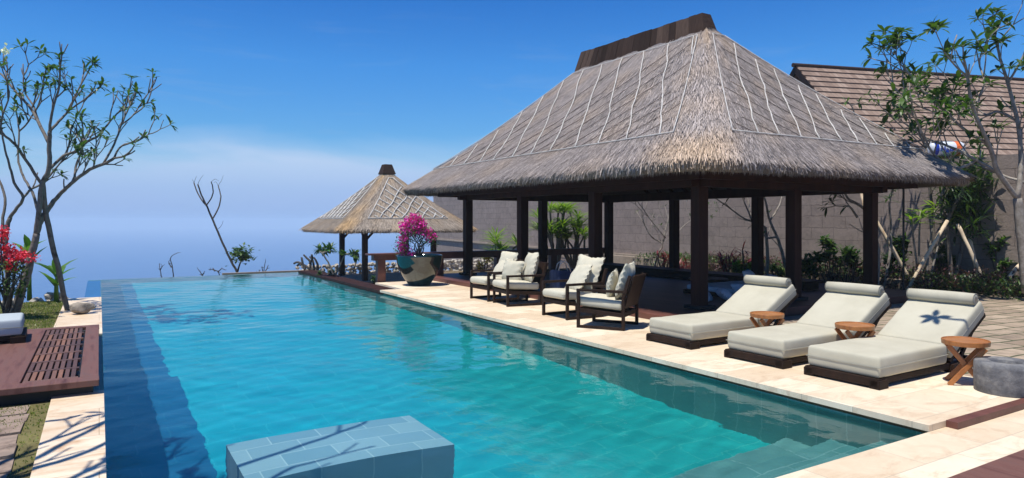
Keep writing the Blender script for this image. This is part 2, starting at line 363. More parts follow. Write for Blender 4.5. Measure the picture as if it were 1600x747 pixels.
# basin floor + walls + corner steps
mb = MB()
mb.box(PX0-.5, PY0-.4, FZ-.2, PX1+.5, PY1+.4, FZ); struct(mb.build('pool_floor', 'pool_floor_tile')); mb = MB(); mb.box(.525, 9.9, FZ-.01, .80, PY1-.001, FZ+.006); mb.box(.525, PY0, FZ-.01, .88, 9.899, FZ+.006); struct(mb.build('pool_shade_strip', 'shade_strip_tile')); mb = MB()  # dark strip painted on to widen the left wall's cast shadow
mb.box(PX1, PY0-.3, FZ, PX1+.3, 15.0, -.095)                 # right wall
mb.box(PX0-.30, PY0-.3, FZ, PX0, 17.7, -.13)            # left wall
mb.box(PX0-.30, PY0-.3, FZ, PX1+.3, PY0, -.14)
mb.box(PX1, 15.0, FZ, PX1+.25, PY1+.2, -.11)
mb.box(PX0-.3, PY1, FZ, PX1, PY1+.12, -.108); mb.box(PX0-.006, 17.7, FZ, PX0-.001, PY1, -.113)
for k, (yy, zz) in enumerate([(3.3, -.62), (3.75, -1.0), (4.2, -1.33)]):
    mb.box(PX0+.002*k, PY0-.002*(k+1), FZ+.001, PX1-.0, yy, zz)
struct(mb.build('pool_basin', 'pool_tile'))
# submerged arched bench block
mb = MB(); n = 14; bx0, bx1, by0, by1 = .84, 2.36, 4.76, 5.66
for i in range(n+1):
    t = i/n; x = bx0+(bx1-bx0)*t; z = -.215+.06*math.sin(PI*t)
    mb.v += [(x, by0, FZ), (x, by0, z), (x, by1, z), (x, by1, FZ)]
for i in range(n):
    a = i*4
    mb.f += [(a, a+4, a+5, a+1), (a+1, a+5, a+6, a+2), (a+2, a+6, a+7, a+3)]
mb.f += [(0, 1, 2, 3), (n*4, n*4+3, n*4+2, n*4+1)]
tag(mb.build('submerged_bench', 'block_tile'), 'pale blue tiled stone block with arched top just under the pool water', 'pool bench')
# water: a real rippled surface; it refracts, and focuses the sun on the pool floor
mb = MB(); rw = random.Random(7)
WV = []
for i in range(26):
    lam = .22*(1.13**i)*rw.uniform(.85, 1.15); a_ = rw.gauss(.9, .95); WV.append((2*PI/lam*math.cos(a_), 2*PI/lam*math.sin(a_), rw.uniform(0, 6.3), .0009*lam**.7*rw.uniform(.5, 1.2)))
gx_ = np.linspace(PX0, PX1, 112); gy_ = np.linspace(PY0, PY1, 380)
XX, YY = np.meshgrid(gx_, gy_)
def wave(X, Y):
    q = np.zeros_like(X)
    for kx, ky, ph, am in WV: q += am*np.sin(kx*X+ky*Y+ph+.6*np.sin(.9*X+.5*Y+ph))
    return q
ZZ = WZ+wave(XX, YY)
mb.v = np.stack([XX.ravel(), YY.ravel(), ZZ.ravel()], 1).tolist(); nx_ = len(gx_)
mb.f = [(j*nx_+i, j*nx_+i+1, (j+1)*nx_+i+1, (j+1)*nx_+i) for j in range(len(gy_)-1) for i in range(nx_-1)]
wo_ = struct(mb.build('water', 'water', smooth=True))
S.cycles.caustics_refractive = True; sd.cycles.is_caustics_light = True; wo_.cycles.is_caustics_caster = True
for n_ in ('pool_basin', 'pool_floor', 'pool_shade_strip', 'submerged_bench'): bpy.data.objects[n_].cycles.is_caustics_receiver = True
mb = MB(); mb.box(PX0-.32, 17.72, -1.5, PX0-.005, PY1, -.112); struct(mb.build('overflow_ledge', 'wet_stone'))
# right deck
struct(slab('pool_deck', [(5.55, 2.87), (7.65, 2.87), (7.65, 15.05), (5.55, 15.05)], -.05, 0, 'travertine'))
struct(slab('pool_deck_far', [(7.65, 17.6), (7.65, 15.051), (7.65, 14.5), (8.6, 14.5), (8.6, 17.6)][2:] and [(6.1, 15.051), (7.65, 15.051), (7.65, 16.9), (6.1, 16.9)], -.05, -.001, 'travertine'))
struct(slab('deck_base', [(5.62+.02, 2.9), (7.6, 2.9), (7.6, 16.9), (6.2, 16.9), (6.2, 15.04), (5.64, 15.04)], -.3, -.052, 'soil'))
struct(slab('near_coping', [(-.4, 2.284), (5.64, 2.284), (5.64, 2.868), (-.4, 2.868)], -.15, -.05, 'travertine'))
struct(slab('near_coping_side', [(5.642, 2.284), (14, 2.284), (14, 2.778), (5.798, 2.778), (5.798, 2.868), (5.642, 2.868)], -.15, -.05, 'travertine'))
tag(slab('timber_edging', [(5.80, 2.78), (9.0, 2.78), (9.0, 2.868), (5.80, 2.868)], -.12, .004, 'red_wood'), 'dark red timber edging strip at the step between the lounger deck and lower coping', 'edging')
struct(slab('timber_deck', [(2.0, .6), (12, .6), (12, 2.28), (2.0, 2.28)], -.15, -.04, 'deck_wood'))
struct(slab('pool_border', [(5.62, 15.06), (6.09, 15.06), (6.09, 22.9), (5.62, 22.9)], -.3, -.04, 'post_wood'))
struct(slab('garden_path', [(7.66, 2.73), (16.9, 2.73), (16.9, 7.4), (7.66, 7.4)], -.15, -.004, 'garden_paving'))
struct(slab('path_side', [(15.1, 7.405), (16.4, 7.405), (16.4, 17), (15.1, 17)], -.15, -.02, 'garden_paving'))
# left coping, paving, lawn
struct(slab('left_coping', [(-.39, 2.872), (.04, 2.872), (.04, 7.95), (-.39, 7.95)], -.3, -.092, 'travertine_left'))
struct(slab('left_coping_far', [(-.62, 11.95), (.04, 11.95), (.04, 17.69), (-.62, 17.69)], -.3, -.092, 'travertine_left'))
rg = random.Random(3)
y = 2.6; row = 0
mbp = MB()
while y < 7.6:
    h = rg.uniform(.26, .36); x = -.52-rg.uniform(0, .03)
    while x > -3.2:
        w = rg.uniform(.42, .62)
        j = [rg.uniform(-.015, .015) for _ in range(8)]
        z = -.105+rg.uniform(-.012, .012)
        mbp.add([(x-w+j[0], y+j[1], -.2), (x+j[2], y+j[3], -.2), (x+j[4], y+h+j[5], -.2), (x-w+j[6], y+h+j[7], -.2),
                (x-w+j[0], y+j[1], z), (x+j[2], y+j[3], z+.004), (x+j[4], y+h+j[5], z), (x-w+j[6], y+h+j[7], z)],
               [(4, 5, 6, 7), (0, 1, 5, 4), (1, 2, 6, 5), (2, 3, 7, 6), (3, 0, 4, 7)])
        x -= w+rg.choice([.012, .014, .08])
    y += h+rg.uniform(.008, .03); row += 1
struct(mbp.build('paving', 'paving_slab'))
struct(slab('paving_bed', [(-3.4, 2.3), (-.392, 2.3), (-.392, 7.85), (-3.4, 7.85)], -.3, -.122, 'lawn_soil'))
def blades(area, n, h, seed, z=-.13, test=None):
    r = random.Random(seed); m = MB()
    for _ in range(n):
        x = r.uniform(area[0], area[2]); y = r.uniform(area[1], area[3])
        if test and not test(x, y): continue
        a = r.uniform(0, 2*PI); hh = h*r.uniform(.5, 1.3); w = .006+.002*r.random(); lx, ly = r.gauss(0, hh*.5), r.gauss(0, hh*.5)
        dx, dy = math.cos(a)*w, math.sin(a)*w
        m.add([(x-dx, y-dy, z), (x+dx, y+dy, z), (x+lx, y+ly, z+hh)], [(0, 1, 2)])
    return m
struct(slab('lawn', [(-9, 11.95), (-.63, 11.95), (-.63, 17.6), (-9, 17.6)], -.3, -.118, 'lawn_soil'))
tag(blades((-4.5, 12, -.64, 17.5), 26000, .035, 5, -.12).build('lawn_grass', 'grass_blade'), 'short green lawn grass under the frangipani beside the pool', 'grass', kind='stuff')
tag(blades((-1.8, 2.6, -.38, 7.7), 8000, .02, 6, -.115, lambda x, y: (-.53 < x < -.40 and math.sin(x*91+y*57) > .1) or (math.sin(x*9+1)+math.sin(y*7.3)+math.sin(x*3.1+y*4.2)) > 1.2 or y > 7.35).build('joint_grass', 'grass_blade'), 'mossy grass growing in the joints of the worn paving slabs', 'grass', kind='stuff')
# ------------------------------------------------------------------ raised timber deck, left
dk = empty('timber_platform', (-2, 9.9, 0)); tag(dk, 'low reddish timber platform with slatted grates beside the pool', 'deck platform')
Z1 = .05
m = MB(); gx = [(-.645, -.165), (-1.64, -1.14), (-2.7, -2.2)]
xs_ = [-6.0]; 
for a_, b_ in sorted(gx): xs_ += [a_, b_]
xs_.append(-.0)
for i in range(0, len(xs_), 2): m.box(xs_[i], 8.0, Z1-.05, xs_[i+1]-.004, 11.75, Z1)
m.box(-6, 7.78, Z1-.06, -.0, 7.998, Z1); m.box(-6, 11.752, Z1-.05, -.0, 11.93, Z1)
m.build('deck_frame', 'deck_wood', dk, bevel=.006)
m = MB(); m.box(-6, 7.9, -.13, -.05, 11.9, -.02); m.build('deck_joist', 'black_metal', dk)
for a_, b_ in gx:
    m = MB(); rows = 7; y = 8.02; rl = (11.73-8.02)/rows; r = random.Random(int(a_*100))
    for k in range(rows):
        y0 = 8.02+k*rl; m.box(a_+.012, y0, Z1-.04, b_-.016, y0+.07, Z1-.006)
        ns = 8; sw = (b_-a_-.028)/ns
        for q in range(ns+1):
            x0 = a_+.012+q*sw*.985
            if q == ns: continue
            m.box(x0+.0, y0+.072, Z1-.042, x0+sw*.66, y0+rl-.002, Z1-.008+r.uniform(-.002, .001))
    m.build('slatted_grate', 'slat_wood', dk)
# ------------------------------------------------------------------ thatched roofs
def lerp(a, b, t): return a+(b-a)*t
def rf_big(q): return q.h1[0] > 3.5
class Roof:
    def __init__(s, cx, cy, h0, h1, z0, z1, r0, r1, sag, base, orange, seed):
        s.cx, s.cy, s.h0, s.h1, s.z0, s.z1, s.r0, s.r1, s.sag = cx, cy, h0, h1, z0, z1, r0, r1, sag
        s.base = np.array(base); s.orange = np.array(orange); s.seed = seed
    def ext(s, t):
        return lerp(s.h0[0], s.h1[0], t), lerp(s.h0[1], s.h1[1], t), lerp(s.r0, s.r1, t)
    def z(s, t): return lerp(s.z0, s.z1, t)-s.sag*math.sin(PI*min(1, max(0, t)))
    def pt(s, u, t, off=0, inset=0):      # u in [0,4): sides: 0 -y, 1 +x, 2 +y, 3 -x ; each side incl. half corners
        hx, hy, r = s.ext(t); hx -= inset; hy -= inset; r = min(r, hx, hy)
        k = int(u) % 4; f = u-int(u)
        A = [hx, hy, hx, hy][k]; B = [hy, hx, hy, hx][k]
        ls = 2*(A-r); la = r*PI/4; tot = ls+2*la; d = f*tot
        if d < la: a = -PI/4+d/r*1.0 if r > 1e-6 else 0; p = (-(A-r)+math.sin(a)*r, -(B-r)-math.cos(a)*r); n = (math.sin(a), -math.cos(a))
        elif d > la+ls: a = (d-la-ls)/r if r > 1e-6 else 0; p = ((A-r)+math.sin(a)*r, -(B-r)-math.cos(a)*r); n = (math.sin(a), -math.cos(a))
        else: p = (-(A-r)+d-la, -B); n = (0, -1)
        for _ in range(k): p = (-p[1], p[0]); n = (-n[1], n[0])
        return Vector((s.cx+p[0], s.cy+p[1], s.z(t)))
    def normal(s, u, t):
        e = .01
        a = s.pt(u, min(1, t+e))-s.pt(u, t-e); fb = u-math.floor(u); u2 = math.floor(u)+min(.995, fb+e); u1 = math.floor(u)+max(.005, fb-e)
        b = s.pt(u2, t)-s.pt(u1, t); n = b.cross(a)
        n.normalize()
        return n if n.z > 0 else -n
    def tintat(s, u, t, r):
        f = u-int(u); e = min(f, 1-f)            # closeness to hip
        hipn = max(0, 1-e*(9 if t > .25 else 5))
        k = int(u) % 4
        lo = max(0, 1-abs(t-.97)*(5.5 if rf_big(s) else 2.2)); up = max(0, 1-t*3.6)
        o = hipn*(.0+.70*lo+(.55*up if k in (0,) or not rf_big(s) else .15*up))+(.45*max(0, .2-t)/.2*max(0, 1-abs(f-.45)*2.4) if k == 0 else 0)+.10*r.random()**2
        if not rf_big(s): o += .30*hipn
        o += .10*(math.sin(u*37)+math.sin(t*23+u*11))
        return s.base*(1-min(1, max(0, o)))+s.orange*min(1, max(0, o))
def make_thatch(root, rf, nfib, thick=.2, fl=(.22, .42), fw=.006):
    r = random.Random(rf.seed); NU = 40; NT = 22
    m = MB(); tint = []
    us = [k+(i+.5)/NU if False else k+i/NU for k in range(4) for i in range(NU)]
    rows = []
    for j in range(NT+1):
        t = j/NT
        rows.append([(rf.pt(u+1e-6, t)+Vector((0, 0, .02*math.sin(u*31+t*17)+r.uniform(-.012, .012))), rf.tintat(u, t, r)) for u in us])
    # rolled eave lip then underside and ceiling, tint darkened as shade under the eave
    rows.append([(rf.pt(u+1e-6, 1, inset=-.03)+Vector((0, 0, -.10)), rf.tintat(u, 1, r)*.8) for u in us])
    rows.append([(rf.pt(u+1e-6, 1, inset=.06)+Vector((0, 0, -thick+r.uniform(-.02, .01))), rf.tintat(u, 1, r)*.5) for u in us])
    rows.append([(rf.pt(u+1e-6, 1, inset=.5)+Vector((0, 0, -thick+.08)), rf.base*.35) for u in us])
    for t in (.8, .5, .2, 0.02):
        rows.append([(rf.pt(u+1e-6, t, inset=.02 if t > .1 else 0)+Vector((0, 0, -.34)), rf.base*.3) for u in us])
    n = len(us)
    for row in rows:
        for p, c in row: m.v.append(tuple(p)); tint.append(c)
    for j in range(len(rows)-1):
        for i in range(n):
            m.f.append((j*n+i, j*n+(i+1) % n, (j+1)*n+(i+1) % n, (j+1)*n+i))
    m.f.append(tuple(range(n))); 
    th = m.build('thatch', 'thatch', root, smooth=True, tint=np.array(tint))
    # straw fibres
    m = MB(); tint = []
    per = [rf.h1[0], rf.h1[1], rf.h1[0], rf.h1[1]]; tot = sum(per)
    for q in range(nfib):
        k = r.choices(range(4), per)[0]; t = math.sqrt(r.random())*1.0
        edge = q < nfib*.14
        if edge: t = r.uniform(.93, 1.0)
        u = k+min(.9999, max(1e-4, r.random()))
        hx, hy, rr = rf.ext(t)
        p = rf.pt(u, t); nn = rf.normal(u, min(.98, max(.02, t)))
        p1 = rf.pt(u, min(1, t+.03)); d = (p1-p) if t < .965 else (rf.pt(u, 1)-rf.pt(u, .95))
        d.normalize(); side = d.cross(nn).normalized()
        ln = r.uniform(*fl); w = fw*r.uniform(.6, 1.6)
        d = (d+side*r.gauss(0, .10)+nn*r.uniform(-.02, .05)).normalized()
        a = p+nn*r.uniform(.0, .018); b2 = a+d*ln+nn*r.uniform(-.004, .02)
        if edge: b2 = a+d*min(ln, .13+(1-t)*1.2)+Vector((0, 0, -r.uniform(.04, .17)))
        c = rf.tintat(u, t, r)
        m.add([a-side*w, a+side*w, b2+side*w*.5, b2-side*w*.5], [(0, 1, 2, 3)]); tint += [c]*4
    # hanging fringe under the lip
    for q in range(int(nfib*.10)):
        k = r.choices(range(4), per)[0]; u = k+min(.9999, max(1e-4, r.random())); ins = r.uniform(-.02, .12)
        p = rf.pt(u, 1, inset=ins)+Vector((0, 0, -thick+.06)); side = Vector((r.gauss(0, 1), r.gauss(0, 1), 0)).normalized()*fw
        ln = r.uniform(.05, .13)
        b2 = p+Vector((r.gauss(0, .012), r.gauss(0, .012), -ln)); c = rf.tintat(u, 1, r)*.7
        m.add([p-side, p+side, b2], [(0, 1, 2)]); tint += [c]*3
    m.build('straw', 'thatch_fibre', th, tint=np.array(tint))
    return th
def face_pt(rf, side, a, t, off=.03):        # point on face 'side' at along-eave coordinate a (world), slope t
    hx, hy, r = rf.ext(t)
    p = Vector((rf.cx-hx, a, rf.z(t))) if side == 'W' else Vector((a, rf.cy-hy, rf.z(t)))
    k = (rf.z0-rf.z1); run = (rf.h1[0]-rf.h0[0]) if side == 'W' else (rf.h1[1]-rf.h0[1])
    nn = Vector((-k, 0, run)) if side == 'W' else Vector((0, -k, run)); nn.normalize()
    return p+nn*off
def lattice(root, rf, side, frame, fam1, fam2, tb, tt, m1, m2, r1=.022, r2=.012):
    # frame: (a_bottom_near, a_bottom_far, a_top_near, a_top_far)
    an, af, atn, atf = frame; rr = random.Random(9)
    def lim(t):
        s = (tb-t)/(tb-tt); return lerp(an, atn, s), lerp(af, atf, s)
    def run(a0, slope, mat, rad, name, par):
        pts = []; K = 14
        for i in range(K+1):
            t = lerp(tb, tt, i/K); a = a0+slope*(tb-t)+.03*math.sin(t*9+a0*5)+.02*math.sin(t*21+a0*3); lo, hi = lim(t)
            if min(lo, hi)-.01 <= a <= max(lo, hi)+.01 and not (name == 'cross_batten' and mat == 'dark_bamboo' and rr.random() < .09 and len(pts) > 2): pts.append(face_pt(rf, side, a+rr.gauss(0, .012), t, rad+.025))
            elif pts: break
        if len(pts) > 1:
            mm = MB(); mm.tube(pts, [rad*rr.uniform(.85, 1.15) for _ in pts], 5); mm.build(name, mat, par, smooth=True)
    fr = MB()
    for (a0, t0, a1, t1) in ((an, tb, af, tb), (atn, tt, atf, tt), (an, tb, atn, tt), (af, tb, atf, tt)):
        pts = [face_pt(rf, side, lerp(a0, a1, i/12), lerp(t0, t1, i/12), .035+.005*rr.random()) for i in range(13)]
        fr.tube(pts, r1*.8, 5)
    fo = fr.build('batten_frame', m1, root, smooth=True)
    for a0 in fam1[1]: run(a0, fam1[0], m1, r1, 'batten', root)
    for a0 in fam2[1]: run(a0, fam2[0], m2, r2, 'cross_batten', root)
def ridge_cap(root, p0, p1, wb, wt, h, lean, mat='ridge_wood'):
    # planked cap along +y from p0 to p1
    m = MB(); r = random.Random(5); n = 22
    y0, y1 = p0[1], p1[1]; x = p0[0]; z = p0[2]
    for i in range(n):
        a = lerp(y0, y1, i/n)+.004; b = lerp(y0, y1, (i+1)/n); at = lerp(y0+lean, y1-lean, i/n)+.004; bt = lerp(y0+lean, y1-lean, (i+1)/n)
        zz = z+lerp(0, p1[2]-p0[2], i/n); hj = h*r.uniform(.985, 1.02); j = r.uniform(-.008, .008); d = r.uniform(-.03, .015)
        m.add([(x-wb/2+j, a, zz+d), (x+wb/2-j, a, zz+d), (x+wb/2-j, b, zz+d), (x-wb/2+j, b, zz+d),
               (x-wt/2+j, at, zz+hj), (x+wt/2-j, at, zz+hj), (x+wt/2-j, bt, zz+hj), (x-wt/2+j, bt, zz+hj)],
              [(3,2,1,0),(4,5,6,7),(0,1,5,4),(1,2,6,5),(2,3,7,6),(3,0,4,7)])
    return m.build('ridge_cap', mat, root)
# main pavilion
pv = empty('pavilion', (11.29, 12.59, 0)); tag(pv, 'large open pavilion with a thatched hip roof, dark ridge cap and dark timber posts', 'pavilion')
rf = Roof(11.29, 12.62, (.16, 2.28), (4.02, 5.80), 5.74, 2.53, .1, .85, .14, (.425, .372, .345), (.62, .44, .27), 11)
roof = make_thatch(pv, rf, 105000, .2, (.16, .34), .005)
tb, tt = .83, .055
hipy = (rf.h1[1]-rf.h0[1]); hipx = (rf.h1[0]-rf.h0[0])
yn = rf.cy-lerp(rf.h0[1], rf.h1[1], tb)+.62; yf = rf.cy+lerp(rf.h0[1], rf.h1[1], tb)-.55
lattice(pv, rf, 'W', (yn, yf, rf.cy-2.25, rf.cy+2.2), (hipy*1.05, [yn+.35+.78*i for i in range(0, 11)]+[yn+.35-.78*i for i in range(1, 3)]),
        (-hipy, [yn-.2+.55*i for i in range(1, 22)]), tb, tt, 'pale_bamboo', 'dark_bamboo', .0125, .007)
xn = rf.cx-lerp(rf.h0[0], rf.h1[0], tb)+.62; xf = rf.cx+lerp(rf.h0[0], rf.h1[0], tb)-.5
lattice(pv, rf, 'S', (xn, xf, rf.cx-.2, rf.cx+.16), (hipx*.86, [xn+.02+.56*i for i in range(1, 12)]),
        (-hipx*.95, [xn+.5+.62*i for i in range(0, 9)]), tb, tt, 'pale_bamboo', 'dark_bamboo', .012, .007)
ridge_cap(pv, (11.29, 10.34, 5.60), (11.29, 14.95, 5.66), .50, .27, .50, .14)
m = MB(); d = .6; x0, x1, y0, y1 = 8.78-d, 13.8+d, 8.31-d, 16.87+d
for a, b_ in (((x0, y0), (x1, y0)), ((x1, y0), (x1, y1)), ((x1, y1), (x0, y1)), ((x0, y1), (x0, y0))):
    m.bar((*a, 2.335), (*b_, 2.335), .09, .13)
m.build('fascia_beam', 'post_wood', pv)
m = MB()
for x in (8.78, 13.8): m.box(x-.09, 8.0, 2.18, x+.09, 17.2, 2.40)
for y in (8.31, 16.87): m.box(8.5, y-.09, 2.18, 14.1, y+.09, 2.395)
m.build('wall_plate', 'post_wood', pv)
rp = random.Random(2)
for i in range(19):
    y = 7.85+i*.53
    m = MB(); m.bar((8.1, y, 2.42), (11.2, y, 5.2), .06, .08); m.bar((14.5, y, 2.42), (11.4, y, 5.2), .06, .08); 
    if 9.5 < y < 16: m.build('rafter_pair', 'post_wood', pv)
for (x, y) in [(8.78, 8.31), (8.78, 11.17), (8.78, 14.0), (8.78, 16.87), (11.29, 8.31), (13.8, 8.31), (13.8, 11.17), (13.8, 14.0), (13.8, 16.87), (11.29, 16.87)]:
    w = .105
    m = MB(); m.box(x-w, y-w, .10, x+w, y+w, 2.19); p = m.build('post', 'post_wood', pv, bevel=.01)
    m = MB(); m.box(x-.19, y-.19, .102, x+.19, y+.19, .16); m.build('post_base', 'black_soil', p, bevel=.01)
m = MB(); m.box(7.62, 7.62, -.05, 14.95, 17.6, .096); m.build('platform', 'red_wood', pv, bevel=.008)
# interior bench along the back and low daybed
bn_ = empty('bench', (13.3, 12, 0)); tag(bn_, 'long dark timber bench along the back of the main pavilion', 'bench')
m = MB(); m.box(12.9, 9.2, .24, 13.6, 16.6, .30); m.build('bench_top', 'dark_wood', bn_, bevel=.01)
m = MB(); m.box(12.98, 9.3, .10, 13.5, 16.5, .24); m.build('bench_front', 'dark_wood', bn_)
db = empty('daybed', (10.6, 9.2, 0)); tag(db, 'low dark daybed inside the pavilion behind the loungers', 'daybed')
m = MB(); m.box(10.4, 8.9, .1, 12.3, 10.3, .18); m.build('daybed_base', 'dark_wood', db, bevel=.01)
m = MB(); m.box(10.45, 8.95, .181, 12.25, 10.25, .28); m.build('daybed_mattress', 'white_linen', db, bevel=.03)
# rail / counter at the far end
rl_ = empty('timber_rail', (10, 16.7, 0)); tag(rl_, 'long reddish timber counter rail at the far end of the pavilion behind the flower pot', 'rail')
m = MB(); m.box(5.95, 16.95, .70, 13.95, 17.25, .745); m.build('rail_top', 'red_wood', rl_, bevel=.006)
m = MB(); m.box(6.1, 17.0, .56, 13.9, 17.2, .698); m.build('rail_beam', 'red_wood', rl_)
for x in (6.32, 8.0, 9.9, 11.8, 13.6):
    m = MB(); m.box(x-.11, 17.01, -.1, x+.11, 17.19, .56); m.build('rail_post', 'red_wood', rl_, bevel=.008)
# small pavilion
SB = -.8
sp_ = empty('small_pavilion', (10.6, 27.9, SB)); tag(sp_, 'small square pavilion with a pyramid thatched roof beyond the far end of the pool', 'pavilion')
rf2 = Roof(10.6, 27.9, (.17, .17), (2.95, 2.95), 3.66, 1.30, .1, .55, .10, (.43, .36, .29), (.62, .42, .22), 21)
make_thatch(sp_, rf2, 30000, .17, (.18, .34), .006)
h2 = lerp(.17, 2.95, .82); c0 = 27.9; k2 = (2.95-.17)
lattice(sp_, rf2, 'W', (c0-h2+.75, c0+h2-.75, c0-.1, c0+.1), (k2, [c0-h2+.75+.45*i for i in range(1, 8)]), (-k2, [c0-h2+.75+.45*i for i in range(1, 8)]), .82, .10, 'pale_bamboo', 'pale_bamboo', .024, .021)
c0 = 10.6
lattice(sp_, rf2, 'S', (c0-h2+.75, c0+h2-.75, c0-.1, c0+.1), (k2, [c0-h2+.75+.45*i for i in range(1, 8)]), (-k2, [c0-h2+.75+.45*i for i in range(1, 8)]), .82, .10, 'pale_bamboo', 'pale_bamboo', .024, .021)
m = MB(); m.add([(10.6+a*.30, 27.9+b*.30, 3.60) for a, b in ((-1,-1),(1,-1),(1,1),(-1,1))]+[(10.6+a*.17, 27.9+b*.17, 4.02) for a, b in ((-1,-1),(1,-1),(1,1),(-1,1))],
                [(3,2,1,0),(4,5,6,7),(0,1,5,4),(1,2,6,5),(2,3,7,6),(3,0,4,7)]); m.build('ridge_cap', 'ridge_wood', sp_, bevel=.01)
for dx in (-1, 1):
    for dy in (-1, 1):
        x, y = 10.6+dx*1.5, 27.9+dy*1.5
        m = MB(); m.box(x-.1, y-.1, SB, x+.1, y+.1, 1.12); m.build('post', 'post_wood', sp_, bevel=.01)
        m = MB(); m.bar((x, y, .78), (x-dx*.32, y, 1.12), .08, .08); m.bar((x, y, .78), (x, y-dy*.32, 1.12), .08, .08); m.build('brace', 'post_wood', sp_)
m = MB(); m.bar((9.0, 26.3, 1.18), (12.2, 26.3, 1.18), .1, .12); m.bar((9.0, 29.5, 1.18), (12.2, 29.5, 1.18), .1, .12); m.bar((9.0, 26.3, 1.181), (9.0, 29.5, 1.181), .1, .12); m.bar((12.2, 26.3, 1.181), (12.2, 29.5, 1.181), .1, .12)
m.build('beam', 'post_wood', sp_)
m = MB(); m.box(8.6, 25.9, SB-.15, 12.6, 29.9, SB); m.build('platform', 'sill_stone', sp_)
# rubble walls
def rubble(name, segs, label, size, seed, mat='rubble'):
    r = random.Random(seed); m = MB()
    for (x0, y0, x1, y1, z0, z1, th) in segs:
        ln = math.hypot(x1-x0, y1-y0); n1 = int(ln/size); n2 = max(1, int((z1-z0)/size))
        for i in range(n1):
            for j in range(n2):
                for k in range(max(1, int(th/size))):
                    t = (i+.5+r.uniform(-.3, .3))/n1; c = Vector((lerp(x0, x1, t), lerp(y0, y1, t), lerp(z0, z1, (j+.5)/n2)+r.uniform(-.2, .2)*size))
                    c += Vector((r.uniform(-.5, .5)*th*.6, r.uniform(-.5, .5)*th*.6, 0))
                    ax = [size*r.uniform(.42, .78) for _ in range(3)]
                    b = bmesh.new(); bmesh.ops.create_icosphere(b, subdivisions=1, radius=1)
                    q = Matrix.Rotation(r.uniform(0, 6), 3, 'Z')@Matrix.Rotation(r.uniform(0, 6), 3, 'X')
                    vs = [c+q@Vector((v.co.x*ax[0], v.co.y*ax[1], v.co.z*ax[2]*.8))*r.uniform(.85, 1.12) for v in b.verts]
                    m.add(vs, [[v.index for v in f.verts] for f in b.faces]); b.free()
    o = m.build(name, mat); return tag(o, label, 'stone wall')
rubble('rubble_wall', [(7.6, 31.3, 19.5, 31.8, -1.1, -.42, .4)], 'low wall of pale rubble stones behind the small pavilion', .17, 3)
rubble('rubble_edging', [(-6, 17.75, -.5, 17.75, -.25, -.02, .3), (-1.0, 17.4, -.62, 17.4, -.05, .10, .2)], 'low edge of white rubble stones at the end of the lawn', .16, 5)
m = MB(); m.box(3.4, 23.6, -.4, 6.5, 23.75, -.09); tag(m.build('low_wall', 'sill_stone'), 'thin pale stone ledge just beyond the far pool edge', 'wall')
# ------------------------------------------------------------------ big garden wall
dirw = Vector((.136, .991, 0)); A = Vector((18.3, 8, 0))
def wallpt(s, z): p = A+dirw*s; return (p.x, p.y, z)
m = MB(); nW = 30; th = Vector((.45, -.06, 0))
for i in range(nW+1):
    s = lerp(-9, 46, i/nW); zt = 3.15+1.1*max(0, s)/41
    p = A+dirw*s; m.v += [(p.x, p.y, -2.2), (p.x, p.y, zt), (p.x+th.x, p.y+th.y, zt), (p.x+th.x, p.y+th.y, -2.2)]
for i in range(nW):
    a = i*4; m.f += [(a+4, a, a+1, a+5), (a+5, a+1, a+2, a+6), (a+6, a+2, a+3, a+7)]
m.f += [(0, 3, 2, 1), (nW*4, nW*4+1, nW*4+2, nW*4+3)]
gw = empty('garden_wall', (18.3, 8, 0)); tag(gw, 'tall garden wall of weathered grey brown stone blocks behind the pavilion', 'wall')
m.build('wall_face', 'wall_stone', gw)
m = MB(); m.bar(Vector(wallpt(-9, .05))+Vector((-.06, 0, 0)), Vector(wallpt(46, .05))+Vector((-.06, 0, 0)), .14, .10); m.build('string_course', 'sill_stone', gw)
# planter kerb in front of the wall
m = MB(); m.bar((16.3, 9.0, .05), (18.5, 26, .05), .2, .3); tag(m.build('planter_kerb', 'sill_stone'), 'low pale stone planter kerb along the foot of the garden wall', 'kerb')
# ------------------------------------------------------------------ house beyond the wall
hd = Vector((.956, -.292, 0)); hp = Vector((-.292, -.956, 0))
ho = empty('house', (24.4, 17.9, 0), 0); tag(ho, 'house with a brown shingle roof rising behind the garden wall', 'house')
def roofplane(name, o0, run, drop, length, sgn):
    me = bpy.data.meshes.new(name); rows = 19; vs = []; fs = []
    # local: x along ridge, y down slope, stepped courses
    sl = math.hypot(run, drop); st = .36
    nr = int(sl/st)
    for i in range(nr):
        y0 = i*st; y1 = (i+1)*st; b = len(vs)
        vs += [(0, y0, 0), (length, y0, 0), (length, y1+.01, .045), (0, y1+.01, .045), (length, y1+.01, .0), (0, y1+.01, .0)]
        fs += [(b, b+1, b+2, b+3), (b+3, b+2, b+4, b+5)]
    me.from_pydata(vs, [], fs); me.materials.append(MT['shingle'])
    o = bpy.data.objects.new(name, me); COL.objects.link(o); o.parent = ho
    X = hd; Y = (hp*sgn*run+Vector((0, 0, -drop))).normalized(); Zv = X.cross(Y)
    if Zv.z < 0: Zv = -Zv
    M = Matrix((X, Y, Zv)).transposed().to_4x4(); M.translation = o0-Vector((24.4, 17.9, 0)); o.matrix_local = M
    return o
o0 = Vector((24.4, 17.9, 7.96))
roofplane('roof', o0, 6.0, 6.2, 26, 1); roofplane('roof', o0, 5.0, 5.2, 26, -1)
m = MB(); m.tube([o0+Vector((0, 0, .02))-hd*.1, o0+hd*26+Vector((0, 0, .02))], .09, 8); m.build('ridge_tile', 'ridge_wood', ho)
m = MB()
g0 = o0+hd*.15
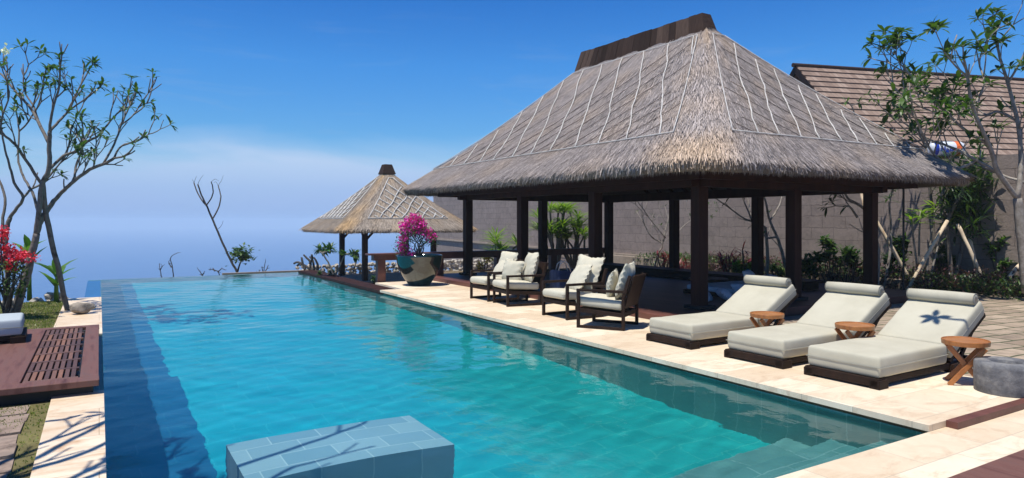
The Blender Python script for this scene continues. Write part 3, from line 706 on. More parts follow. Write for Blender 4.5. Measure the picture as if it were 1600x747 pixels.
for sg, rn in ((1, 6.0), (-1, 5.0)):
    e = g0+hp*sg*rn+Vector((0, 0, -rn*1.033)); m.bar(g0-hd*.12+Vector((0, 0, -.14)), e-hd*.12+Vector((0, 0, -.14)), .08, .24)
m.build('barge_board', 'dark_wood', ho)
m = MB(); a0 = o0+hd*.5; pts = [a0+hp*5.2, a0-hp*4.2, a0-hp*4.2+hd*25, a0+hp*5.2+hd*25]
m.add([(p.x, p.y, -1) for p in pts]+[(p.x, p.y, 2.3) for p in pts]+[tuple(a0+Vector((0, 0, -.3))), tuple(a0+hd*25+Vector((0, 0, -.3)))],
      [(0, 1, 5, 4), (1, 2, 6, 5), (2, 3, 7, 6), (3, 0, 4, 7), (4, 5, 8), (6, 7, 9)]); m.build('wall', 'sill_stone', ho)
# drum on the wall
dr = empty('drum', Wp(1476, 233, 18)); tag(dr, 'white plastic drum with blue and orange markings perched above the thatch eave at right', 'drum')
ax = Vector((CC, -CS, 0)); c = Wp(1476, 233, 18)
m = MB(); prof = [(-.46, .10), (-.44, .17), (-.38, .20), (.38, .20), (.44, .17), (.46, .10)]
m.tube([c+ax*a for a, r_ in prof], [r_ for a, r_ in prof], 20); m.build('drum_body', 'white_plastic', dr, smooth=True)
m = MB(); m.tube([c+ax*-.36, c+ax*-.26], .206, 20); m.build('blue_band', 'blue_print', dr)
m = MB(); m.tube([c+ax*.20, c+ax*.33], .204, 20); m.build('orange_band', 'orange_print', dr)
m = MB(); fwd = Vector((-CS, -CC, 0))
for k_, (a, w_, zz) in enumerate([(-.20, .05, -.03), (-.12, .03, .0), (-.05, .06, -.06), (.03, .03, -.02), (.10, .05, -.07)]):
    m.cbox(c+ax*a+fwd*.196+Vector((0, 0, zz)), w_, .03, .10, Matrix((ax, fwd, Vector((0, 0, 1)))).transposed())
m.build('blue_mark', 'blue_print', dr)
m = MB(); m.cbox(c-Vector((0, 0, .33)), .5, .5, .25); m.build('stand', 'dark_wood', dr)
# ------------------------------------------------------------------ furniture
def rboxmesh(m, x0, y0, z0, x1, y1, z1, r=.03, seg=3, puff=0, sub=0, seed=1):
    b = bmesh.new(); bmesh.ops.create_cube(b, size=1)
    for v in b.verts: v.co = Vector(((x0+x1)/2+v.co.x*(x1-x0), (y0+y1)/2+v.co.y*(y1-y0), (z0+z1)/2+v.co.z*(z1-z0)))
    bmesh.ops.bevel(b, geom=list(b.edges), offset=r, segments=seg, affect='EDGES', profile=.55)
    if sub or puff:
        bmesh.ops.subdivide_edges(b, edges=[e for e in b.edges if e.calc_length() > .12], cuts=6, use_grid_fill=True)
        rr = random.Random(seed); ph = [rr.uniform(0, 6) for _ in range(6)]
        for v in b.verts:
            u = (v.co.x-x0)/(x1-x0)*2-1; w = (v.co.y-y0)/(y1-y0)*2-1; h = (v.co.z-z0)/(z1-z0)*2-1
            f = (1-u*u)*(1-w*w)
            v.co.z += puff*f*(1 if h > 0 else 0)+.003*math.sin(u*7+ph[0])*math.sin(w*6+ph[1])*(h > 0)
            v.co.x += .009*u*(1-h*h)+.002*math.sin(w*9+ph[2])*abs(h); v.co.y += .009*w*(1-h*h)+.002*math.sin(u*11+ph[3])*abs(h)
    bmesh.ops.recalc_face_normals(b, faces=b.faces)
    b.verts.index_update(); m.add([v.co.copy() for v in b.verts], [[v.index for v in f.verts] for f in b.faces]); b.free()
def xform(m, M, i0=0):
    for i in range(i0, len(m.v)): m.v[i] = tuple(M@Vector(m.v[i]))
# sun lounger: local x = from foot to head, y = width, origin at foot centre
def make_lounger(cush='cushion'):
    root = empty('sun_lounger')
    m = MB(); m.box(0.02, -.36, .035, 1.98, -.315, .095); m.box(0.02, .315, .035, 1.98, .36, .095)
    for x in (.02, .5, 1.0, 1.45, 1.9): m.box(x, -.315, .04, x+.07, .315, .09)
    m.box(-.10, -.385, .02, .0, .385, .10)
    m.build('base_frame', 'dark_wood', root, bevel=.006)
    for x in (-.10, 1.3): 
        for y in (-.40, .30):
            m = MB(); m.box(x, y, .0, x+.16, y+.10, .085); m.build('leg', 'dark_wood', root, bevel=.006)
    m = MB(); rboxmesh(m, -.06, -.375, .10, 1.20, .375, .305, .028, 3, .008, 1, 2); o = m.build('mattress', cush, root, smooth=True)
    def piping(pts, z, par): 
        q = MB(); q.tube(pts+[pts[0]], .004, 5); q.build('piping', 'cushion_seam', par, smooth=True)
    for z in (.20,): piping([(-.074, -.389, z), (1.2, -.389, z), (1.2, .389, z), (-.074, .389, z)], z, o)
    a = R(29); Mx = Matrix.Translation((1.20, 0, .30))@Matrix.Rotation(-a, 4, 'Y')
    m = MB(); rboxmesh(m, .01, -.375, -.19, .86, .375, .0, .028, 3, .008, 1, 5); xform(m, Mx); bk = m.build('backrest', cush, root, smooth=True)
    q = MB(); pts = [(.0, -.383, -.095), (.868, -.383, -.095), (.868, .383, -.095), (.0, .383, -.095)]
    q.tube([Mx@Vector(p) for p in pts+[pts[0]]], .004, 5); q.build('piping', 'cushion_seam', bk, smooth=True)
    m = MB(); m.box(.0, -.36, -.235, .90, -.31, -.192); m.box(.0, .31, -.235, .90, .36, -.192); m.box(.84, -.31, -.235, .90, .31, -.192); xform(m, Mx)
    m.bar(Mx@Vector((.65, -.33, -.22)), (1.55, -.33, .09), .03, .04); m.bar(Mx@Vector((.65, .33, -.22)), (1.55, .33, .09), .03, .04)
    m.build('backrest_frame', 'dark_wood', root)
    # bolster
    m = MB(); k = 22; L_ = .36; prof = [(-L_, .0), (-L_, .045), (-L_+.012, .064), (-L_*.5, .068), (0, .069), (L_*.5, .068), (L_-.012, .064), (L_, .045), (L_, .0)]
    cc = Mx@Vector((.80, 0, .052)); m.tube([cc+Vector((0, a_, 0)) for a_, r_ in prof], [max(r_, .002) for a_, r_ in prof], k)
    bo = m.build('bolster', cush, root, smooth=True)
    q = MB(); 
    for sy in (-1, 1):
        q.tube([cc+Vector((0, sy*(L_-.004), 0))+Vector((math.cos(t)*.062, 0, math.sin(t)*.062)) for t in [2*PI*i/20 for i in range(21)]], .004, 5)
        q.tube([Mx@Vector((.80, sy*.2, .02)), Mx@Vector((.885, sy*.2, -.02)), Mx@Vector((.885, sy*.2, -.19))], .006, 5)
    q.build('bolster_piping', 'cushion_seam', bo, smooth=True)
    return root
lg = make_lounger()
LGL = ['cream sun lounger farthest from the camera, its head beside the pavilion post',
       'cream sun lounger in the middle of the row of three, between two round teak tables',
       'cream sun lounger nearest the stone ring, with a leaf shadow on its backrest']
spots = [(6.36, 6.47, 1), (6.38, 5.16, 1), (6.38, 4.10, 1)]
for i, (x, y, a) in enumerate(spots):
    o = lg if i == 0 else copy_tree(lg); o.location = (x, y, 0); o.rotation_euler.z = R(a)
    tag(o, LGL[i], 'sun lounger', 'sun loungers in a row beside the pool')
o = make_lounger('grey_cushion'); o.location = (-.92, 11.0, .05); o.rotation_euler.z = R(183)
tag(o, 'blue grey lounger on the red timber platform at the left edge', 'sun lounger')
# round teak tables
def make_table():
    root = empty('side_table')
    m = MB(); m.lathe([(0, .382), (.18, .382), (.203, .388), (.206, .428), (.203, .434), (.194, .434), (.190, .424), (0, .422)], k=40); m.build('table_top', 'teak', root, smooth=False)
    M2 = [((-.15, -.12, 0), (.15, -.10, .372)), ((.15, -.12, 0), (-.15, -.10, .372)), ((-.15, .12, 0), (.15, .10, .372)), ((.15, .12, 0), (-.15, .10, .372))]
    for i, (a, b_) in enumerate(M2):
        off = Vector((0, .018 if i % 2 else -.018, 0))
        m = MB(); m.bar(Vector(a)+off, Vector(b_)+off, .028, .045); m.build('leg', 'teak', root, bevel=.004)
    m = MB(); m.box(-.016, -.12, .17, .016, .12, .20); m.build('stretcher', 'teak', root)
    return root
tb_ = make_table()
for i, (x, y, a, lab) in enumerate([(7.22, 5.70, -15, 'round teak side table between the farthest and the middle sun lounger'),
                                    (7.30, 4.58, -25, 'round teak side table between the middle and the nearest sun lounger'),
                                    (7.28, 3.42, -58, 'round teak side table with crossed legs beside the grey stone ring')]):
    o = tb_ if i == 0 else copy_tree(tb_); o.location = (x, y, 0); o.rotation_euler.z = R(a)
    tag(o, lab, 'table', 'round teak side tables by the loungers')
# stone ring
m = MB(); r = random.Random(3)
prof = [(.0, .03), (.120, .04), (.122, .27), (.130, .286), (.16, .291), (.235, .289), (.252, .278), (.257, .24), (.258, .14), (.254, .02), (.248, .0)]
m.lathe(prof, (7.26, 3.06, -.001), 48); tag(m.build('stone_ring', 'grey_stone', smooth=True), 'squat grey cut stone cylinder with a round hole in its top', 'stone stool')
# armchairs
def make_chair():
    root = empty('armchair')     # faces local -x, origin at centre on ground
    W2 = .34; t = .045
    for s in (-1, 1):
        y = s*W2
        m = MB(); m.box(-.38, y-t/2, .0, -.38+t, y+t/2, .545); m.build('front_leg', 'dark_wood', root, bevel=.004)
        m = MB(); m.bar((.34, y, .0), (.34, y, .50), t, t); m.bar((.34, y, .48), (.44, y, .80), t, t); m.build('back_leg', 'dark_wood', root, bevel=.004)
        m = MB(); m.box(-.38, y-t/2-.006, .545, .40, y+t/2+.006, .583); m.build('armrest', 'dark_wood', root, bevel=.004)
        m = MB(); m.box(-.38+t, y-t/2+.001, .0, .34, y+t/2-.001, .042); m.build('runner', 'dark_wood', root, bevel=.004)
        m = MB(); m.bar((-.35, y*.99, .265), (.34, y*.99, .22), t*.8, .06); m.build('seat_rail', 'dark_wood', root, bevel=.004)
    m = MB(); m.bar((-.36, -W2, .262), (-.36, W2, .262), .04, .06); m.bar((.33, -W2, .222), (.33, W2, .222), .04, .06); m.bar((-.30, 0, .24), (.3, 0, .21), .5, .015); m.build('seat_frame', 'dark_wood', root)
    Mx = Matrix.Translation((.345, 0, .32))@Matrix.Rotation(R(17), 4, 'Y')
    m = MB(); m.box(-.02, -W2+.02, .0, .012, W2-.02, .50); xform(m, Mx); m.build('back_panel', 'dark_wood', root, bevel=.006)
    m = MB(); Ms = Matrix.Translation((0, 0, .375))@Matrix.Rotation(R(3.5), 4, 'Y'); rboxmesh(m, -.41, -.305, -.075, .31, .305, .065, .05, 4, .018, 1, 4); xform(m, Ms)
    sc = m.build('seat_cushion', 'pillow', root, smooth=True)
    q = MB(); pts = [(-.415, -.31, .0), (.31, -.31, .0), (.31, .31, .0), (-.415, .31, .0)]; q.tube([Ms@Vector(p) for p in pts+[pts[0]]], .004, 5); q.build('piping', 'cushion_seam', sc)
    return root
ch = make_chair()
ARM = [(6.93, 12.12, 2), (6.90, 11.17, -8), (6.80, 9.26, 0), (6.62, 8.10, -58)]
CL = ['dark wood armchair with cream cushions farthest from the camera, near the flower pot',
      'dark wood armchair with cream cushions, second from the flower pot, beside the blue bag',
      'dark wood armchair partly hidden behind the nearest armchair, facing the pool',
      'dark wood armchair nearest the sun loungers, turned so its dark back panel shows']
chairs = []
for i, (x, y, a) in enumerate(ARM):
    o = ch if i == 0 else copy_tree(ch); o.location = (x, y, 0); o.rotation_euler.z = R(a)
    tag(o, CL[i], 'armchair', 'dark wood armchairs along the pool edge'); chairs.append(o)
def make_pillow(sz, th, seed):
    r = random.Random(seed); n = 24; m = MB(); ph = [r.uniform(0, 6) for _ in range(8)]
    for side in (1, -1):
        b0 = len(m.v)
        for i in range(n+1):
            for j in range(n+1):
                u = i/n*2-1; v = j/n*2-1
                e = max(0, (1-(u*1.07)**2))*max(0, (1-(v*1.07)**2)); h = th/2*(e**.42)
                pin = 1-.07*(1-abs(u*v))*max(abs(u), abs(v))**3
                edge = max(abs(u), abs(v))
                wr = .015*math.sin(9*v+ph[0]+4*u)*(abs(u)**2)*e**.3+.015*math.sin(10*u+ph[1]-3*v)*(abs(v)**2)*e**.3
                fr = (.016*math.sin(19*(u+v)+ph[2])) if edge > .90 else 0
                x = u*sz/2*pin+.01*math.sin(3*v+ph[3]); y = v*sz/2*pin+.01*math.sin(3*u+ph[4]); sag = -.02*(1-u*u)*(v < -0)*abs(v)
                m.v.append((x, side*(h+wr*1.0)+fr+.02*math.sin(2*u+ph[5])*math.cos(1.5*v), y+sag+sz/2))
        for i in range(n):
            for j in range(n):
                a = b0+i*(n+1)+j; q = (a, a+1, a+n+2, a+n+1)
                m.f.append(q if side > 0 else tuple(reversed(q)))
    return m
# pillow local: x width, y thickness, z up from 0; placed relative to chair: (chair, fwd offset, side offset, z, lean, yaw, size, thick)
PL = [(0, .20, 0, .43, 18, 4, .56, .20, 'cream back pillow against the back of the armchair farthest from the camera'),
      (0, .02, -.02, .43, 38, -6, .50, .18, 'cream scatter pillow leaning in the seat of the armchair farthest from the camera'),
      (1, .17, -.02, .43, 16, -4, .58, .22, 'tall cream back pillow in the second armchair, beside the blue bag'),
      (1, -.10, .14, .43, 14, 40, .42, .18, 'small cream pillow standing behind the armrest of the second armchair from the flower pot'),
      (2, .16, .0, .43, 24, 8, .62, .20, 'large cream back pillow with a ruffled edge in the armchair second from the loungers'),
      (2, -.06, -.05, .43, 34, -10, .52, .17, 'square cream pillow at the front of the armchair second from the loungers'),
      (3, .17, .02, .44, 18, 3, .56, .20, 'cream back pillow rising above the dark back panel of the nearest armchair'),
      (3, .0, .08, .43, 10, 12, .42, .14, 'slim cream pillow leaning against the back pillow of the nearest armchair')]
for i, (ci, fx, sy, z, lean, yaw, sz, th_, lab) in enumerate(PL):
    o = make_pillow(sz, th_, 30+i).build('pillow', 'pillow', smooth=True)
    cx_, cy_, a = ARM[ci]
    M = Matrix.Translation((cx_, cy_, z))@Matrix.Rotation(R(a), 4, 'Z')@Matrix.Translation((fx, sy, 0))@Matrix.Rotation(R(lean), 4, 'Y')@Matrix.Rotation(R(90+yaw), 4, 'Z')
    o.matrix_world = M; tag(o, lab, 'pillow', 'cream pillows in the armchairs')
# blue tote bag and loose cushions under the roof
bg_ = empty('tote_bag', (7.95, 11.15, .1)); tag(bg_, 'dark blue cloth tote bag on the platform behind the armchairs', 'bag')
m = MB(); n = 14
for i, (w, d, z) in enumerate([(.22, .10, .1), (.25, .12, .14), (.27, .12, .3), (.29, .10, .48), (.31, .06, .60)]):
    for j in range(n):
        a = 2*PI*j/n; m.v.append((7.95+.85*w*math.copysign(abs(math.cos(a))**.5, math.cos(a)), 11.15+d*math.copysign(abs(math.sin(a))**.6, math.sin(a))-.3*w*math.cos(a), z+(.03*math.sin(2*a) if i == 4 else 0)))
for i in range(4):
    for j in range(n): m.f.append((i*n+j, i*n+(j+1) % n, (i+1)*n+(j+1) % n, (i+1)*n+j))
m.f.append(tuple(range(n))); m.build('bag_body', 'blue_cloth', bg_, smooth=True)
for yy in (-.05, .05):
    m = MB(); m.tube([(7.95-.13, 11.15+yy+.03, .58), (7.95-.09, 11.15+yy+.02, .74), (7.95, 11.15+yy, .80), (7.95+.09, 11.15+yy, .74), (7.95+.13, 11.15+yy-.03, .58)], .012, 6); m.build('handle', 'pale_bamboo', bg_, smooth=True)
WP = [(9.75, 8.95, .1, 50, 30, .34, 'white cushion leaning on the platform just left of the pavilion corner post'), (10.1, 8.72, .1, 60, 60, .36, 'white cushion lying right behind the pavilion corner post'),
      (10.5, 8.8, .1, 40, -20, .34, 'white cushion slumped against the daybed behind the first lounger'), (11.3, 9.2, .28, 35, 20, .36, 'tall white pillow standing on the daybed behind the first lounger backrest'),
      (11.9, 9.2, .28, 70, -30, .38, 'white pillow lying flat at the right end of the daybed')]
for i, (x, y, z, lean, yaw, sz, lab) in enumerate(WP):
    o = make_pillow(sz, .18, 60+i).build('pillow', 'white_linen', smooth=True)
    o.matrix_world = Matrix.Translation((x, y, z+.02))@Matrix.Rotation(R(yaw), 4, 'Z')@Matrix.Rotation(R(-lean), 4, 'X'); tag(o, lab, 'pillow', 'white pillows under the pavilion roof')
t = empty('low_table', (11.8, 10.9, .1)); tag(t, 'round dark low table in the shade inside the pavilion', 'table')
m = MB(); m.lathe([(0, .24), (.42, .24), (.44, .26), (.44, .285), (.42, .30), (0, .30)], (11.8, 10.9, 0), 32); m.build('table_top', 'dark_wood', t)
for a in range(4):
    x, y = 11.8+.3*math.cos(a*PI/2+.4), 10.9+.3*math.sin(a*PI/2+.4); m = MB(); m.box(x-.025, y-.025, .1, x+.025, y+.025, .24); m.build('leg', 'dark_wood', t)
# black lamp pole behind
m = MB(); m.tube([(15.2, 8.4, -.02), (15.2, 8.4, 2.75)], .022, 8); m.tube([(15.2, 8.4, -.02), (15.2, 8.4, .03)], .1, 12); tag(m.build('garden_pole', 'black_metal', smooth=False), 'thin black metal pole standing right of the last pavilion post', 'pole')
# ------------------------------------------------------------------ flower pot with bougainvillea
pc = (6.80, 15.67, 0); pt_ = empty('flower_pot', pc); tag(pt_, 'large glossy dark glazed bowl pot on the deck, holding the magenta bougainvillea', 'plant pot')
m = MB(); m.lathe([(0, .0), (.27, .0), (.28, .05), (.31, .08), (.42, .24), (.51, .42), (.555, .58), (.565, .70), (.575, .715), (.575, .745), (.555, .76), (.525, .755), (.51, .70), (.50, .62)], pc, 56); m.build('bowl', 'glaze', pt_, smooth=True)
m = MB(); m.lathe([(0, .665), (.3, .67), (.505, .655)], pc, 40); m.build('soil', 'black_soil', pt_)
# ------------------------------------------------------------------ vegetation tools
def leaf(m, p, d, up, ln, wd, droop=.25, fold=.15, seg=3):
    d = Vector(d).normalized(); s = d.cross(up)
    if s.length < .05: s = d.cross(Vector((1, .3, 0)))
    s.normalize(); n = s.cross(d); prof = {2: [0, 1, 0], 3: [0, .85, 1, 0], 4: [.1, .75, 1, .7, 0]}[seg]
    b = []; K = len(prof)-1; vs = []
    for i, w in enumerate(prof):
        t = i/K; c = p+d*(ln*t)+n*(-droop*ln*t*t)
        if i == 0 or i == K: vs.append([c])
        else: vs.append([c-s*wd*w/2+n*fold*wd*w, c, c+s*wd*w/2+n*fold*wd*w])
    base = len(m.v); idx = []
    for row in vs:
        idx.append(list(range(len(m.v), len(m.v)+len(row)))); m.v.extend([tuple(q) for q in row])
    for i in range(K):
        a, c = idx[i], idx[i+1]
        if len(a) == 1 and len(c) == 3: m.f += [(a[0], c[1], c[0]), (a[0], c[2], c[1])]
        elif len(a) == 3 and len(c) == 3: m.f += [(a[0], a[1], c[1], c[0]), (a[1], a[2], c[2], c[1])]
        elif len(a) == 3: m.f += [(a[0], a[1], c[0]), (a[1], a[2], c[0])]
def rdir(r, zmin=-1):
    while True:
        v = Vector((r.gauss(0, 1), r.gauss(0, 1), r.gauss(0, 1))).normalized()
        if v.z >= zmin: return v
def whorl(m, p, d, r, n, ln, wd, spread=.9):
    d = Vector(d).normalized(); x = d.cross(Vector((.2, .9, .1))).normalized(); y = d.cross(x); a0 = r.uniform(0, 6)
    for i in range(n):
        a = a0+2.4*i; el_ = r.uniform(.15, 1.0)
        q = (x*math.cos(a)+y*math.sin(a))*spread+d*el_
        leaf(m, p-d*r.uniform(0, .05), q, Vector((0, 0, 1)), ln*r.uniform(.6, 1.15), wd*r.uniform(.8, 1.15), r.uniform(.1, .5), .12)
def smoothpath(pts, r, k=4, j=.0):
    out = []; P = [Vector(p) for p in pts]
    for i in range(len(P)-1):
        p0 = P[max(0, i-1)]; p1 = P[i]; p2 = P[i+1]; p3 = P[min(len(P)-1, i+2)]
        for q in range(k):
            t = q/k; out.append(.5*((2*p1)+(-p0+p2)*t+(2*p0-5*p1+4*p2-p3)*t*t+(-p0+3*p1-3*p2+p3)*t*t*t)+(rdir(r)*j if (i or q) else Vector()))
    out.append(P[-1]); return out
def fork(mt, tips, p, d, ln, rad, depth, r, up=.25, spread=.55, keep=1.0, bounds=None):
    # frangipani habit: bare segments that end and fork
    q = p; pts = [p]; dd = Vector(d).normalized(); n = 3
    for i in range(n):
        dd = (dd+Vector((0, 0, up*.22))+rdir(r)*.13).normalized(); q = q+dd*ln/n; pts.append(q)
    mt.tube(pts, [rad*(1-.22*i/n) for i in range(n+1)], 5 if rad < .02 else 7)
    if depth <= 0: tips.append((q, dd)); return
    k = 2 if r.random() < .65 else 3; a0 = r.uniform(0, 6)
    x = dd.cross(Vector((.3, .2, .9)));
    if x.length < .1: x = dd.cross(Vector((1, 0, 0)))
    x.normalize(); y = dd.cross(x)
    for i in range(k):
        a = a0+2*PI*i/k+r.uniform(-.4, .4)
        nd = (dd+(x*math.cos(a)+y*math.sin(a))*spread*r.uniform(.7, 1.2)).normalized()
        if r.random() < keep: fork(mt, tips, q, nd, ln*r.uniform(.68, .95), rad*.74, depth-1, r, up, spread, keep)
def traced(limbs, Z, zj, r, mt, k=7, rad0=.07):
    # limbs: [(points px,py), r0, r1, depth offset end]
    out = []
    for pts, r0, r1, dz0, dz1 in limbs:
        P = [Wp(x, y, Z+lerp(dz0, dz1, i/(len(pts)-1))) for i, (x, y) in enumerate(pts)]
        P = smoothpath(P, r, 4, .006); mt.tube(P, [lerp(r0, r1, i/(len(P)-1)) for i in range(len(P))], k); out.append(P)
    return out
V = Vector
# left frangipani
r = random.Random(8)
tr = empty('frangipani_tree', Wp(24, 492, 12.4)); tag(tr, 'multi stemmed frangipani tree with sparse leaves on the lawn at far left', 'tree')
mt = MB(); tips = []
LB = [([(22, 492), (34, 450), (41, 433), (50, 395), (57, 365)], .105, .070, 0, 0),
      ([(57, 365), (64, 345), (76, 325), (86, 312)], .062, .05, 0, .2),
      ([(57, 365), (60, 337), (66, 289), (76, 265), (77, 225), (78, 205)], .060, .042, 0, -.3),
      ([(86, 312), (100, 297), (116, 283), (140, 265), (161, 257), (178, 247)], .046, .030, .2, -.4),
      ([(178, 247), (195, 244), (207, 232)], .024, .016, -.4, -.5), ([(178, 247), (190, 228), (210, 222), (226, 213)], .022, .012, -.4, -.2),
      ([(161, 257), (178, 225), (190, 195), (200, 170), (210, 150)], .026, .014, -.3, .2), ([(190, 195), (208, 180), (220, 165), (238, 160)], .018, .011, 0, .4),
      ([(76, 265), (100, 243), (120, 237), (135, 222), (153, 213)], .034, .026, 0, .5), ([(153, 213), (172, 190), (186, 175), (205, 165)], .024, .014, .5, .7),
      ([(116, 283), (118, 262), (126, 240), (130, 215), (128, 190)], .028, .016, .2, .9),
      ([(78, 205), (92, 190), (108, 172), (122, 140), (140, 108)], .032, .014, -.3, .2), ([(108, 172), (125, 160), (140, 150), (158, 135)], .02, .012, 0, -.4),
      ([(78, 205), (80, 180), (90, 145), (94, 118), (93, 92)], .032, .014, -.3, -.6), ([(77, 225), (60, 190), (45, 165), (28, 148), (8, 122), (-8, 108)], .038, .018, -.2, .6),
      ([(60, 190), (52, 165), (38, 140), (36, 100)], .024, .013, .2, .5),
      ([(66, 289), (40, 250), (20, 222), (0, 208), (-30, 190)], .036, .02, 0, -.8), ([(64, 345), (50, 300), (36, 275), (28, 245), (30, 205), (24, 170)], .034, .014, 0, .5),
      ([(8, 480), (12, 430), (9, 395), (10, 360), (16, 340)], .06, .05, .8, .8), ([(16, 340), (26, 325), (36, 309), (22, 285), (16, 262), (8, 235), (2, 200)], .042, .018, .8, .3),
      ([(9, 395), (4, 350), (8, 310), (-6, 270), (-30, 230)], .04, .02, .8, 1.2), ([(36, 309), (50, 295), (68, 285), (88, 262), (104, 240), (110, 205)], .03, .014, .7, 1.2),
      ([(110, 205), (120, 180), (118, 155), (110, 135)], .016, .01, 1.2, 1.4), ([(30, 205), (44, 190), (58, 168), (66, 140), (68, 118)], .02, .011, .4, 0),
      ([(0, 208), (4, 180), (14, 150), (10, 128)], .022, .011, -.2, -.4), ([(146, 262), (147, 247), (146, 236)], .012, .008, .2, .2)]
LB = [(p_, a_*.8, b_*.8, c_, d_) for p_, a_, b_, c_, d_ in LB]; PP = traced(LB, 12.4, .3, r, mt)
for (pts, r0, r1, a, b_), P in zip(LB, PP):
    if r1 <= .02:
        d = (P[-1]-P[-4]).normalized(); tips.append((P[-1], d))
        if r1 > .011: 
            for q in (-1, 1): fork(mt, tips, P[-1], d+rdir(r)*.5, .09, r1*.85, r.choice([0, 0, 1]), r, .5, .6)
    if len(P) > 8 and r0 < .05 and pts[0][1] < 320:
        for i in range(4, len(P)-2, 3):
            d = ((P[i+1]-P[i]).normalized()+rdir(r)*.75+V((0, 0, .35))).normalized(); fork(mt, tips, P[i], d, r.uniform(.2, .36), .014, r.choice([0, 1, 1, 2]), r, .4, .5)
mt.build('trunk', 'bark', tr, smooth=True)
ml = MB()
for p, d in tips:
    if r.random() < .56: whorl(ml, p, d, r, r.randint(4, 8), .18, .052)
ml.build('crown', 'leaf_frangi', tr)
mf = MB()
for px, py in ((10, 76), (6, 80)):
    p = Wp(px, py, 12.3)
    for i in range(12): leaf(mf, p+rdir(r)*.05, rdir(r), V((0, 0, 1)), .07, .05)
mf.build('flower', 'petal_white', tr)
m = MB(); m.tube(smoothpath([Wp(66, 285, 12.3), Wp(73, 338, 12.5), Wp(90, 415, 12.7), Wp(107, 493, 12.9)], r, 4, .01), .045, 8)
tag(m.build('stake', 'bark', smooth=True), 'slanting wooden stake propping the left frangipani tree on the lawn', 'stake')
# tree outside the left of the frame whose shadow falls on the coping
r = random.Random(31)
t2 = empty('frangipani_tree', (-2.6, 3.2, -.13)); tag(t2, 'bare branched frangipani beside the paving slabs, its branches shading the left coping', 'tree')
mt = MB(); tips = []
P = smoothpath([(-2.6, 3.2, -.13), (-2.5, 3.3, .8), (-2.4, 3.3, 1.5)], r, 5, .01); mt.tube(P, [lerp(.12, .08, i/len(P)) for i in range(len(P))], 9)
for ps in ([(-2.4, 3.3, 1.5), (-1.9, 3.7, 2.3), (-1.2, 4.2, 3.0), (-.5, 4.6, 3.4), (.15, 4.85, 3.7), (.6, 5.1, 4.0)], [(-1.9, 3.7, 2.3), (-1.6, 4.3, 3.0), (-1.3, 4.9, 3.5), (-1.1, 5.3, 3.9)],
           [(-2.4, 3.3, 1.5), (-1.9, 3.2, 2.6), (-1.2, 3.6, 3.3), (-.6, 4.0, 3.6), (-.1, 4.4, 3.8)], [(-1.2, 3.6, 3.3), (-.9, 4.3, 3.6), (-1.0, 4.8, 3.9)], [(-2.4, 3.3, 1.5), (-2.6, 3.9, 2.4), (-2.3, 4.5, 3.2)],
           [(-1.2, 4.2, 3.0), (-1.0, 4.7, 3.3), (-.6, 5.0, 3.6)], [(-2.4, 3.3, 1.5), (-2.2, 4.2, 2.4), (-1.6, 5.2, 3.0), (-1.2, 6.0, 3.4), (-1.0, 6.5, 3.7)],
           [(-1.6, 5.2, 3.0), (-1.2, 5.4, 3.2), (-.9, 5.9, 3.5)], [(-2.2, 4.2, 2.4), (-1.5, 4.6, 2.8), (-1.1, 4.9, 3.3), (-.9, 5.2, 3.6)], [(-2.2, 4.2, 2.4), (-1.8, 5.0, 2.7), (-1.5, 5.7, 2.9), (-1.1, 6.2, 3.2)]):
    P = smoothpath(ps, r, 5, .012); mt.tube(P, [lerp(.045, .020, i/len(P)) for i in range(len(P))], 7)
    for q in (len(P)//2, -4, -1): fork(mt, tips, P[q], (P[-1]-P[-5])+rdir(r)*.3, .34, .018, 1, r, .3, .5)
mt.build('trunk', 'bark', t2, smooth=True); ml = MB()
for p, d in tips:
    if r.random() < .25 and pix(p)[0] < -60: whorl(ml, p, d, r, 5, .22, .06)
ml.build('crown', 'leaf_frangi', t2)
# tree outside the right of the frame, one twig of it shades the nearest lounger
t3 = empty('frangipani_tree', (7.4, -1.2, -.1)); tag(t3, 'slim frangipani right of the camera whose long twig shades the nearest lounger backrest', 'tree')
mt = MB(); ml = MB(); P = smoothpath([(7.4, -1.2, -.1), (7.3, -.6, 1.6), (7.1, .8, 3.1), (6.95, 2.6, 3.9), (6.84, 3.62, 4.05)], r, 5, .01); mt.tube(P, [lerp(.08, .013, (i/len(P))**.6) for i in range(len(P))], 7)
mt.build('trunk', 'bark', t3, smooth=True)
for a_ in (20, 95, 150, 215, 290): leaf(ml, P[-1], V((math.cos(R(a_)), math.sin(R(a_)), .05)), V((0, 0, 1)), .17, .075, .1, .05, 4)
ml.build('crown', 'leaf_frangi', t3)
# generic shrub / clump builders
def strap_clump(name, base, n, ln, wd, seed, mat, label, cat, group=None, stems=3, sh=.5, stemmat='bark', lean=.3, hspread=.25, rosette=14):
    r = random.Random(seed); root = empty(name, base); tag(root, label, cat, group); mt = MB(); ml = MB()
    for s in range(stems):
        a = r.uniform(0, 2*PI); t_ = V(base)+V((math.cos(a)*hspread*r.random()*1.5+lean*math.cos(a)*r.random(), math.sin(a)*hspread*r.random()*1.5+lean*math.sin(a)*r.random(), sh*r.uniform(.5, 1.1)))
        P = smoothpath([V(base)+V((math.cos(a)*.05, math.sin(a)*.05, 0)), lerp(V(base), t_, .5)+rdir(r)*.06, t_], r, 4, .01); mt.tube(P, [lerp(.035, .02, i/len(P)) for i in range(len(P))], 6)
        for i in range(rosette):
            d = rdir(r, -.3); d.z = abs(d.z)*.9+r.uniform(-.15, .5); leaf(ml, t_-V((0, 0, r.uniform(0, .18)))+rdir(r)*.02, d, V((0, 0, 1)), ln*r.uniform(.6, 1.15), wd, r.uniform(.2, .8), .15, 4)
    mt.build('stem', stemmat, root, smooth=True); ml.build('foliage', mat, root); return root
